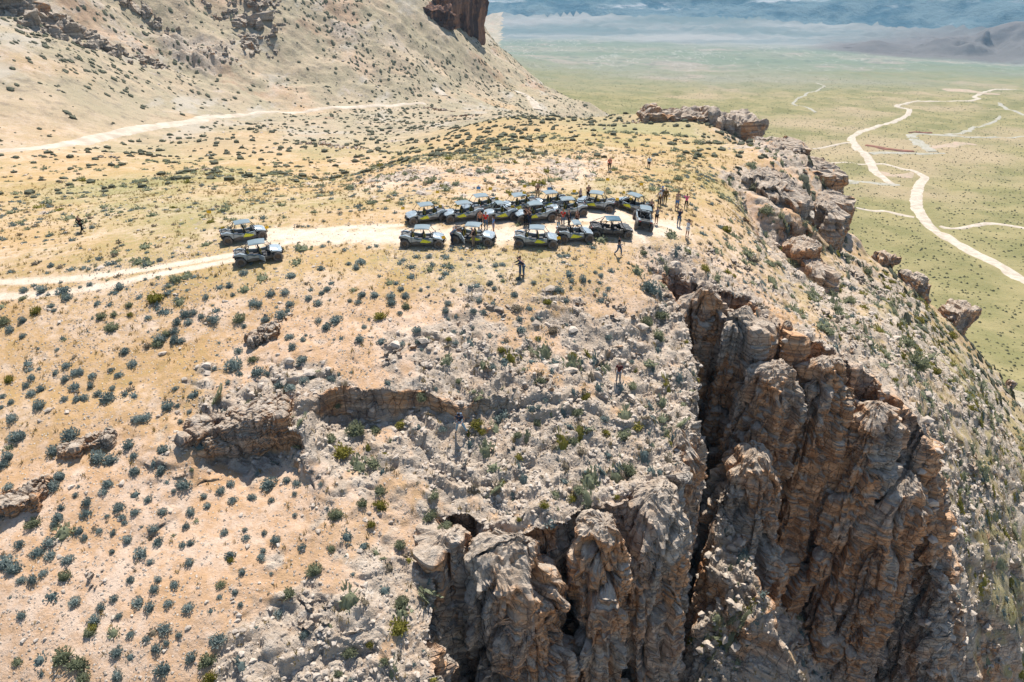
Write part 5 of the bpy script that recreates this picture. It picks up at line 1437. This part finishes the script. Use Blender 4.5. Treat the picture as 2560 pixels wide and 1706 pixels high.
for i, (u, v, hd, seats, spec, ft, lb) in enumerate(BUG):
    key = (seats, spec)
    if key not in PROTO:
        PROTO[key] = make_buggy(seats, spec); o = PROTO[key]
    else:
        o = copy_tree(PROTO[key])
    p, n = hit(u, v)
    n2 = Vector((0, 0, 0))
    h = radians(hd); fx = Vector((cos(h), sin(h), 0)); sx = Vector((-sin(h), cos(h), 0))
    zs = {}
    for a in (-1, 1):
        for b in (-1, 1):
            q = p + fx * 1.55 * a + sx * .75 * b; zs[(a, b)] = ground_at(q.x, q.y)[0].z
    zc = sum(zs.values()) / 4
    pitch = math.atan2((zs[(1, 1)] + zs[(1, -1)] - zs[(-1, 1)] - zs[(-1, -1)]) / 2, 3.1)
    roll = math.atan2((zs[(1, 1)] + zs[(-1, 1)] - zs[(1, -1)] - zs[(-1, -1)]) / 2, 1.5)
    o.location = (p.x, p.y, zc - .02); o.rotation_euler = Euler((roll, -pitch, h), 'XYZ'); o.scale = (BS, BS, BS)
    tag(o, lb, 'buggy', 'off road buggies parked on the plateau')
    BUGP.append(o)
    if ft:
        Mx = Matrix.LocRotScale(o.location, o.rotation_euler, o.scale); Mi = Mx.inverted()
        r = Vector(ray(*ft)); yy = p.y + (.2 if hd > 90 else 0.0); tip = O0 + r * (yy / r.y); tipl = Mi @ tip
        tipl = Vector((tipl.x, tipl.y, min(max(tipl.z, 1.2), 3.6)))
        base = Vector((-1.5, .45, 1.2)) if tipl.x < .2 else Vector((1.0, .55, 1.1))
        whip = MB().tube([base, base.lerp(tipl, .5) + Vector((0, 0, .15)), tipl], [.014, .011, .008], 5).build('whip_aerial', MAT['frame'], o)
        fd = Vector((-1, .25, -.15)) * .36
        MBf = MB(); fv = []
        dn = Vector((0.05, 0, -.30))
        for a in range(4):
            for b in (0, 1): MBf.v.append(tuple(tipl + fd * (a / 3) + dn * b + Vector((0, .05 * sin(a * 2), 0))))
        MBf.f = [(0, 1, 3, 2), (2, 3, 5, 4), (4, 5, 7, 6)]
        MBf.build('flag', MAT['flag'], whip)
# loose little blue flags and a yellow one on the slope behind
for (u, v, m, lb) in [(1192, 484, 'blue', 'small blue marker flag on the slope above the buggies, the left one'), (1368, 486, 'blue', 'small blue marker flag beside a man in black on the slope'), (1598, 474, 'flag', 'small yellow marker flag among grey shrubs on the slope'), (1514, 462, 'flag', 'tiny yellow marker flag on the pale ground behind'), (520, 545, 'flag', 'small yellow marker flag by the left track')]:
    p, n = hit(u, v); r_ = empty('marker_flag'); r_.location = p; tag(r_, lb, 'flag')
    MB().tube([(0, 0, -.05), (0, 0, .8)], .012, 5).build('pole', MAT['frame'], r_)
    f_ = MB(); f_.v = [(0, 0, .8), (.45, .08, .76), (.42, .02, .45), (0, 0, .5)]; f_.f = [(0, 1, 2, 3)]; f_.build('cloth', MAT[m], r_)
# ------------------------------------------------------------------ people
def cloth(name, c): return simple('cloth_' + name, c, .85, 0, .2, .15, 9)
CL_ = dict(navy=(.02, .03, .06), black=(.012, .012, .014), jeans=(.06, .12, .20), ljeans=(.22, .34, .42), grey=(.25, .25, .26), white=(.75, .75, .74), red=(.55, .02, .015), maroon=(.09, .02, .02), olive=(.13, .09, .03), pink=(.75, .06, .30),
          blue=(.12, .25, .50), lblue=(.40, .60, .75), khaki=(.30, .22, .14), tan=(.42, .32, .22), steel=(.12, .17, .23), orange=(.5, .2, .1), dress=(.18, .28, .45), pale=(.55, .42, .40), brown=(.10, .06, .04), blond=(.45, .30, .12), cap=(.03, .03, .04), wcap=(.6, .6, .6))
CM = {k: cloth(k, v) for k, v in CL_.items()}
SKIN = simple('skin', (.42, .24, .16), .6, 0, .3, .08)
def skin_mesh(name, verts, edges, radii, mat, sub=1):
    me = bpy.data.meshes.new(name + '_tmp'); me.from_pydata(verts, edges, [])
    o = bpy.data.objects.new(name + '_tmp', me); COL.objects.link(o)
    m = o.modifiers.new('s', 'SKIN'); m.use_smooth_shade = True
    sv = me.skin_vertices[0].data
    for i, r in enumerate(radii):
        sv[i].radius = (r, r) if not hasattr(r, '__len__') else r
        sv[i].use_root = (i == 0)
    if sub:
        s2 = o.modifiers.new('d', 'SUBSURF'); s2.levels = sub
    dg = bpy.context.evaluated_depsgraph_get()
    out = bpy.data.meshes.new_from_object(o.evaluated_get(dg)); out.name = name
    bpy.data.objects.remove(o); bpy.data.meshes.remove(me)
    out.materials.clear(); out.materials.append(mat)
    out.polygons.foreach_set('use_smooth', [True] * len(out.polygons))
    return out
POSES = {}
def pose(key):
    """joint positions, facing +x; y left"""
    J = dict(pel=(0, 0, .95), wai=(0, 0, 1.10), che=(.01, 0, 1.32), nek=(.0, 0, 1.50), hed=(.02, 0, 1.60), top=(.0, 0, 1.70),
             sL=(0, .19, 1.43), eL=(-.02, .25, 1.15), hL=(.06, .25, .90), sR=(0, -.19, 1.43), eR=(-.02, -.25, 1.15), hR=(.06, -.25, .90),
             pL=(0, .10, .90), kL=(.02, .11, .50), aL=(-.02, .12, .09), tL=(.14, .13, .04), pR=(0, -.10, .90), kR=(.02, -.11, .50), aR=(-.02, -.12, .09), tR=(.14, -.13, .04))
    if key == 'walk': J.update(kL=(.18, .1, .53), aL=(.22, .1, .10), tL=(.38, .1, .05), kR=(-.08, -.1, .5), aR=(-.34, -.1, .14), tR=(-.2, -.12, .05), eL=(-.12, .24, 1.17), hL=(.02, .25, .93), eR=(.1, -.25, 1.17), hR=(.3, -.22, 1.02))
    if key == 'photo': J.update(eL=(.18, .22, 1.25), hL=(.32, .08, 1.50), eR=(.18, -.22, 1.25), hR=(.32, -.08, 1.50))
    if key == 'fold': J.update(eL=(.08, .27, 1.17), hL=(.26, .02, 1.22), eR=(.08, -.27, 1.17), hR=(.26, -.02, 1.20))
    if key == 'wide': J.update(kL=(.1, .30, .55), aL=(.02, .46, .12), tL=(.17, .5, .06), kR=(.04, -.18, .5), aR=(-.05, -.26, .09), tR=(.1, -.28, .04), eL=(.14, .34, 1.2), hL=(.34, .2, 1.1), eR=(.1, -.3, 1.2), hR=(.34, -.12, 1.12), che=(.08, 0, 1.30), nek=(.13, 0, 1.47), hed=(.18, 0, 1.56), top=(.2, 0, 1.66), sL=(.1, .19, 1.4), sR=(.1, -.19, 1.4))
    if key == 'arms': J.update(eL=(0, .38, 1.28), hL=(.05, .50, 1.08), eR=(0, -.38, 1.3), hR=(.02, -.55, 1.2))
    if key == 'raise': J.update(eL=(.1, .30, 1.52), hL=(.12, .30, 1.80), eR=(.02, -.42, 1.36), hR=(.05, -.52, 1.58), kL=(.1, .1, .5), aL=(.05, .14, .1), tL=(.2, .15, .05))
    if key == 'lean': J.update(che=(.22, 0, 1.28), nek=(.34, 0, 1.42), hed=(.42, 0, 1.50), top=(.46, 0, 1.60), wai=(.08, 0, 1.08), sL=(.3, .19, 1.36), sR=(.3, -.19, 1.36), eL=(.52, .25, 1.2), hL=(.74, .2, 1.16), eR=(.52, -.25, 1.2), hR=(.74, -.2, 1.16))
    if key == 'lookdown': J.update(hed=(.07, 0, 1.58), top=(.12, 0, 1.67), eL=(.04, .26, 1.16), hL=(.22, .14, 1.02), eR=(.0, -.26, 1.15), hR=(.05, -.25, .9))
    return {k: Vector(v) for k, v in J.items()}
def person_meshes(key, sleeve, shorts, fem=False):
    ck = (key, sleeve, shorts, fem)
    if ck in POSES: return POSES[ck]
    J = pose(key); w_ = .88 if fem else 1.0
    V_, E_, R_ = [], [], []
    def n(p, r, par=None):
        V_.append(tuple(p)); R_.append(r)
        if par is not None: E_.append((par, len(V_) - 1))
        return len(V_) - 1
    pe = n(J['pel'], .125 * w_); wa = n(J['wai'], .11 * w_, pe); chs = n(J['che'], .135 * w_, wa); nk = n(J['nek'], .055, chs)
    hd = n(J['hed'], (.078, .085), nk); tp = n(J['top'], .062, hd)
    n(J['hed'] + Vector((.095, 0, -.015)), .014, hd)                     # nose
    for s in (1, -1): n(J['hed'] + Vector((0, s * .088, -.005)), .018, hd)  # ears
    for s in ('L', 'R'):
        sh = n(J['s' + s], .06 * w_, chs); el = n(J['e' + s], .042 * w_, sh); d = (J['h' + s] - J['e' + s]).normalized()
        wr = n(J['h' + s], .026, el); pm = n(J['h' + s] + d * .07, (.035, .018), wr)
        side = d.cross(Vector((1, 0, .2))).normalized()
        for k, o_ in enumerate((-.03, -.01, .01, .03)):
            f1_ = n(J['h' + s] + d * .12 + side * o_, .009, pm); n(J['h' + s] + d * (.165 - .008 * abs(k - 1.6)) + side * o_ + Vector((.012, 0, 0)), .008, f1_)
        t1 = n(J['h' + s] + d * .05 + Vector((.04, 0, 0)), .011, wr); n(J['h' + s] + d * .09 + Vector((.055, 0, 0)), .009, t1)
        hp = n(J['p' + s], .09 * w_, pe); kn = n(J['k' + s], .062 * w_, hp); mid_ = n((J['k' + s] * .6 + J['a' + s] * .4), .056 * w_, kn); an = n(J['a' + s], .036, mid_); n(J['t' + s], .032, an)
    body = skin_mesh('body', V_, E_, R_, SKIN)
    # shirt
    V_, E_, R_ = [], [], []
    pe = n(J['pel'] + Vector((0, 0, .0)), .142 * w_); wa = n(J['wai'], .13 * w_, pe); chs = n(J['che'], .155 * w_, wa); n(J['nek'] - Vector((0, 0, .03)), .075, chs)
    for s in ('L', 'R'):
        sh = n(J['s' + s], .076 * w_, chs)
        if sleeve: 
            el = n(J['e' + s] * (1 if sleeve == 2 else .55) + J['s' + s] * (0 if sleeve == 2 else .45), .058, sh)
            if sleeve == 2: n(J['e' + s] * .12 + J['h' + s] * .88, .04, el)
    shirt = skin_mesh('shirt', V_, E_, R_, SKIN)
    V_, E_, R_ = [], [], []
    pe = n(J['pel'] + Vector((0, 0, .03)), .135 * w_)
    for s in ('L', 'R'):
        hp = n(J['p' + s], .104 * w_, pe)
        if shorts: n(J['p' + s] * .3 + J['k' + s] * .7, .085, hp)
        else: kn = n(J['k' + s], .075, hp); n(J['a' + s] + Vector((0, 0, .03)), .058, kn)
    trous = skin_mesh('trousers', V_, E_, R_, SKIN)
    shoes = []
    for s in ('L', 'R'):
        V_, E_, R_ = [], [], []
        a = n(J['a' + s] + Vector((-.03, 0, -.03)), .048); n(J['t' + s] + Vector((.02, 0, .0)), .042, a); shoes.append(skin_mesh('shoe', V_, E_, R_, SKIN))
    V_, E_, R_ = [], [], []
    a = n(J['hed'] + Vector((-.02, 0, .045)), .088); n(J['top'] + Vector((-.01, 0, .0)), .075, a)
    if fem: n(J['hed'] + Vector((-.08, 0, -.1)), .06, a)
    hair = skin_mesh('hair', V_, E_, R_, SKIN)
    V_, E_, R_ = [], [], []
    a = n(J['hed'] + Vector((-.01, 0, .075)), .090); n(J['top'] + Vector((0, 0, .015)), .075, a); n(J['hed'] + Vector((.13, 0, .07)), (.05, .016), a)
    cap = skin_mesh('cap', V_, E_, R_, SKIN)
    POSES[ck] = (body, shirt, trous, shoes, hair, cap, J); return POSES[ck]
def recol(me, mat):
    m = me.copy(); m.materials[0] = mat; return m
PEO = [ # u, v of the feet, facing deg, pose, sleeve 0/1/2, shorts, female, shirt, trousers, head, label
 (1130,611,15,'lean',1,0,0,'steel','navy','brown','person in a grey blue tee leaning over the tail of a front row buggy'),
 (1184,617,150,'lookdown',0,0,0,'black','khaki','wcap','person in a dark vest and khaki trousers at the open buggy door'),
 (1201,571,250,'stand',0,0,0,'orange','black','brown','person with bare arms standing behind the tail of the back row buggy'),
 (1215,573,265,'stand',1,0,1,'red','jeans','blond','person in a red and white top and jeans behind the front row'),
 (1234,584,200,'stand',1,1,1,'blue','dress','brown','person all in blue, tee and long shorts, between the rows'),
 (1314,562,300,'fold',1,0,0,'black','black','cap','person in black with a cap standing close to another behind the lone front buggy'),
 (1324,563,230,'photo',1,0,0,'black','navy','brown','person in black raising both hands behind the lone front buggy'),
 (1344,499,280,'stand',1,0,0,'black','tan','brown','person in a black tee and tan trousers alone above the back row'),
 (1300,688,20,'fold',2,0,1,'black','jeans','brown','person in a dark top and jeans, left of the close pair below the vehicles'),
 (1309,691,190,'lean',2,0,0,'navy','jeans','cap','taller person in a navy jacket, right of the close pair below the vehicles'),
 (1396,579,60,'stand',0,0,1,'tan','ljeans','brown','person in a tan top and pale jeans beside the small buggy'),
 (1407,566,240,'fold',1,0,1,'red','jeans','blond','blond person in a red shirt beside the small buggy'),
 (1422,568,200,'stand',2,0,0,'navy','black','brown','person in navy just behind the roof of the small buggy'),
 (1442,570,210,'stand',1,0,0,'maroon','black','brown','person in a dark red shirt and red cap behind the small buggy'),
 (1450,512,330,'stand',1,1,0,'pale','black','brown','person in pale pink shirt and dark shorts at a back row buggy'),
 (1470,503,270,'stand',1,0,0,'maroon','black','brown','person in a red cap behind the hood of the side on buggy'),
 (1626,540,260,'stand',1,0,0,'black','black','brown','dark haired person in black just behind the buggy seen from the rear'),
 (1640,561,110,'arms',0,1,0,'grey','black','brown','person in a grey tank top and black shorts holding both arms out'),
 (1648,515,80,'stand',0,0,0,'white','brown','wcap','person in a white tank top and brown trousers watching the view'),
 (1653,508,85,'stand',1,0,0,'steel','jeans','blue','person in a blue cap half hidden behind the white tank top'),
 (1662,511,95,'stand',2,0,0,'olive','olive','brown','person dressed all in olive brown with back to the camera'),
 (1693,517,70,'stand',1,0,1,'maroon','navy','brown','person in a dark top half hidden behind another at the viewpoint'),
 (1691,524,75,'photo',0,1,0,'tan','blue','brown','person in a tan top and blue shorts taking a picture of the view'),
 (1714,523,250,'raise',1,0,1,'pink','black','brown','person in a bright pink top with arms raised at the viewpoint'),
 (1696,565,60,'photo',2,0,0,'navy','jeans','brown','person in a navy long sleeved top and jeans standing apart on the sand'),
 (1717,594,40,'photo',0,1,0,'white','white','cap','person dressed in white with a dark cap nearest the chasm'),
 (1546,639,330,'walk',1,0,0,'black','jeans','cap','person in a black tee, cap and jeans striding below the dark buggy'),
 (1523,427,280,'stand',2,0,0,'red','black','brown','person in a bright red long top far back on the pale ridge'),
 (1621,423,90,'stand',2,1,0,'lblue','black','brown','person in a pale blue shirt far back on the pale ridge'),
 (207,583,80,'walk',2,0,0,'black','black','brown','person in black with a light collar alone in the grass at far left'),
 (1545,957,80,'stand',1,0,0,'maroon','grey','brown','person in a maroon tee with back turned on the rocks near the cliff edge'),
 (1150,1082,268,'wide',1,0,0,'navy','ljeans','cap','person with a backpack in wide stance on the near rocks beside a green bush'),
]
for (u, v, fc, ps, sl_, sh_, fm, c1, c2, hc, lb) in PEO:
    body, shirt, trous, shoes, hair, cap_, J = person_meshes(ps, sl_, sh_, bool(fm))
    p, nn = hit(u, v)
    root = empty('person'); g = ground_at(p.x, p.y, 60)[0]
    root.location = (p.x, p.y, p.z - .01); root.rotation_euler = (0, 0, radians(fc)); k = 1.06 if not fm else 1.0
    root.scale = (k, k, k)
    tag(root, lb, 'person')
    link('body', body, root)
    link('shirt', recol(shirt, CM[c1]), root); link('trousers' if not sh_ else 'shorts', recol(trous, CM[c2]), root)
    for s in shoes: link('shoe', recol(s, CM['black']), root)
    if hc in ('cap', 'wcap', 'blue'): link('cap', recol(cap_, CM[hc]), root)
    else: link('hair', recol(hair, CM[hc]), root)
    if 'backpack' in lb:
        bp = MB().box((-.13, 0, 1.25), (.2, .32, .46)).box((-.25, 0, 1.18), (.07, .24, .22)).build('backpack', CM['steel'], root, bevel=.04)
        MB().tube([(-.03, .13, 1.46), (.17, .14, 1.42), (.19, .14, 1.2), (-.02, .15, 1.06)], .018).tube([(-.03, -.13, 1.46), (.17, -.14, 1.42), (.19, -.14, 1.2), (-.02, -.15, 1.06)], .018).build('shoulder_strap', CM['black'], bp)
# ------------------------------------------------------------------ roads and washes
def track_mat(name, c1, c2):
    t = NT(name, .95, .1); t.color(t.mix(t.ramp(t.noise(.25, 6, .65), .35, .65), c1, c2)); t.bump(t.noise(1.5, 4), .3, .1); return t.m
RM = track_mat('graded_dirt', (.42, .35, .27), (.56, .48, .385)); WM = track_mat('pale_wash_sand', (.42, .385, .33), (.31, .285, .20))
def ribbon(name, label, pix, width, mat, lift, step, ragged=.12, seed=0):
    P = [hit(u, v)[0] for u, v in pix]; P = np.array([tuple(p) for p in P if p is not None and not (pix[0][0] > 1900 and p.z > -80)])
    # catmull-rom
    out = []
    Q = np.concatenate([[2 * P[0] - P[1]], P, [2 * P[-1] - P[-2]]])
    for i in range(1, len(Q) - 2):
        n = max(2, int(np.linalg.norm(Q[i + 1] - Q[i]) / step))
        for k in range(n):
            t = k / n; a, b, c, d = Q[i - 1], Q[i], Q[i + 1], Q[i + 2]
            out.append(.5 * ((2 * b) + (-a + c) * t + (2 * a - 5 * b + 4 * c - d) * t * t + (-a + 3 * b - 3 * c + d) * t ** 3))
    out = np.array(out + [P[-1]])
    tg = np.gradient(out[:, :2], axis=0); tg /= np.maximum(np.linalg.norm(tg, axis=1), 1e-6)[:, None]
    nr = np.stack([-tg[:, 1], tg[:, 0]], 1)
    w_ = width if hasattr(width, '__len__') else [width, width]
    wl = np.interp(np.linspace(0, 1, len(out)), np.linspace(0, 1, len(w_)), w_)
    j1 = fbm(np.stack([out[:, 0] / width_n(wl), out[:, 1] / width_n(wl), np.full(len(out), seed + .5)], 1), 3) * ragged * 2
    j2 = fbm(np.stack([out[:, 0] / width_n(wl), out[:, 1] / width_n(wl), np.full(len(out), seed + 7.5)], 1), 3) * ragged * 2
    cols = np.linspace(-1, 1, 7)
    VV = []
    for i in range(len(out)):
        for c in cols:
            o_ = c * wl[i] / 2 * (1 + (j1[i] if c > 0 else j2[i]))
            x, y = out[i, 0] + nr[i, 0] * o_, out[i, 1] + nr[i, 1] * o_
            h = ground_at(x, y)[0]
            VV.append((x, y, (h.z if h else out[i, 2]) + (lift if abs(c) < .95 else -lift * .4)))
    VV = np.array(VV); TT = grid_tris(len(out), 7, False)
    TT = TT[:, ::-1]
    me = mesh_np(name, VV, TT, mat, True); n_ = me.polygons[0].normal
    if n_.z < 0: me.flip_normals()
    o = link(name, me); tag(o, label, kind='structure'); return o
def width_n(w): return np.maximum(w, .5) * 1.5
ribbon('road', 'wide pale dirt road winding across the valley floor', [(2640,745),(2560,702),(2422,626),(2360,588),(2314,553),(2293,520),(2293,480),(2304,455),(2312,443),(2297,434),(2259,424),(2178,411),(2058,405)], [9.5,9,8.5,8.5,8,6,4], RM, .35, 5)
ribbon('road', 'pale dirt road with an S bend farther out in the valley', [(2229,462),(2205,443),(2183,424),(2172,400),(2160,382),(2140,364),(2129,352),(2134,340),(2172,323),(2237,304),(2270,286),(2268,273),(2240,267),(2270,257),(2340,254),(2422,253),(2447,247),(2436,243),(2450,236),(2477,226),(2520,224),(2600,223)], [7,9,8,7,7,7,7,7,7], RM, .5, 7)
ribbon('road', 'thin side track joining the valley road from the left', [(2286,544),(2240,535),(2205,528),(2140,520),(2060,514)], [5,4,3.5], RM, .3, 5, .2)
ribbon('road', 'thin track crossing toward the S bend road', [(2125,358),(2080,365),(2031,373),(1990,378)], [5,4,3], RM, .4, 6, .2)
ribbon('road', 'faint looping track right of the valley road', [(2350,566),(2380,572),(2420,568),(2466,560),(2510,563),(2580,575)], [3,4,5,4], RM, .3, 5, .25)
ribbon('path', 'pale dry wash running beside the S bend road', [(2172,384),(2210,382),(2259,384),(2320,385),(2362,384)], [9,7,6], WM, .35, 6, .4)
ribbon('path', 'braided pale wash spreading east of the S bend road', [(2330,380),(2308,365),(2288,350),(2278,338),(2310,335),(2368,339),(2450,344),(2580,343)], [10,14,9,6,6], WM, .35, 6, .5)
ribbon('path', 'narrow pale wash branching up from the braided wash', [(2368,338),(2410,330),(2450,318),(2490,302),(2500,290)], [8,6,4], WM, .35, 6, .5)
ribbon('path', 'thin wash squiggle on the middle valley floor', [(2042,208),(2060,216),(2020,232),(2012,240),(1990,250),(1985,262),(2020,270),(2040,282)], [6,4,5,4], WM, .5, 8, .5)
ribbon('path', 'wash fragment at the right edge of the valley', [(2500,258),(2515,272),(2545,282),(2590,296)], [8,5,7], WM, .5, 8, .5)
ribbon('path', 'pale strip of bare ground left of the valley road', [(2090,450),(2140,455),(2200,460),(2250,463)], [14,9,5], WM, .35, 6, .5)
ribbon('road', 'dirt road running along the foot of the left hill and mountain', [(-30,380),(20,376.5),(60,374),(160,362),(240,345),(310,331),(370,320),(430,312),(490,303),(540,293),(650,281),(800,272),(900,267),(1000,262),(1060,258)], [4,3.8,5,3,3.4,3], RM, .16, 1.5, .12)
ribbon('road', 'short bright bend of road below the mountain shoulder', [(1090,222),(1098,228),(1106,234),(1112,240)], [4.5,5,4], RM, .2, 1.5, .2)
ribbon('road', 'short bright piece of road beyond the ridge', [(1288,230),(1310,236),(1326,248),(1338,262),(1346,275)], [5,5.5,6], RM, .3, 2, .1)

BK = track_mat('red_cutbank', (.30, .14, .09), (.20, .10, .07)); PK = track_mat('pink_bare_soil', (.46, .33, .25), (.36, .30, .20))
ribbon('path', 'pinkish bare soil beside the braided wash', [(2330,372),(2370,366),(2410,358),(2440,362)], [5,16,16,5], PK, .28, 6, .6)
ribbon('path', 'pinkish bare soil inside the bend of the valley road', [(2200,430),(2230,440),(2262,440),(2280,432)], [4,11,11,4], PK, .28, 5, .6)
ribbon('path', 'reddish bare soil far out above the S bend road', [(2360,222),(2400,228),(2450,232),(2500,236)], [10,40,40,10], PK, .35, 12, .6)
ribbon('path', 'dark red cut bank above the braided wash', [(2272,333),(2300,332),(2330,333)], [3,5,3], BK, .9, 4, .4)
ribbon('path', 'dark red cut bank along the wash by the S bend road', [(2165,364),(2200,370),(2240,376),(2285,380)], [4,7,6,3], BK, .9, 4, .5)
# ------------------------------------------------------------------ air
hz = bpy.data.materials.new('air'); hz.use_nodes = True
hn = hz.node_tree; hn.nodes.remove(hn.nodes['Principled BSDF'])
pv = hn.nodes.new('ShaderNodeVolumePrincipled')
pv.inputs['Color'].default_value = (.34, .70, 1.0, 1); pv.inputs['Density'].default_value = .00008
pv.inputs['Anisotropy'].default_value = .2
hn.links.new(pv.outputs[0], hn.nodes['Material Output'].inputs['Volume'])
zlo, zhi = float(V[:, 2].min()) - 1, max(float(V[:, 2].max()), CZ) + 6
xl, xh, yl, yh = V[:, 0].min() - 20, V[:, 0].max() + 20, V[:, 1].min() - 20, V[:, 1].max() + 20
bv = [(x, y, z) for z in (zlo, zhi) for y in (yl, yh) for x in (xl, xh)]
bf = [(0, 2, 3, 1), (4, 5, 7, 6), (0, 1, 5, 4), (2, 6, 7, 3), (0, 4, 6, 2), (1, 3, 7, 5)]
hm = bpy.data.meshes.new('haze'); hm.from_pydata(bv, [], bf); hm.materials.append(hz)
ho = link('haze', hm); tag(ho, kind='stuff')
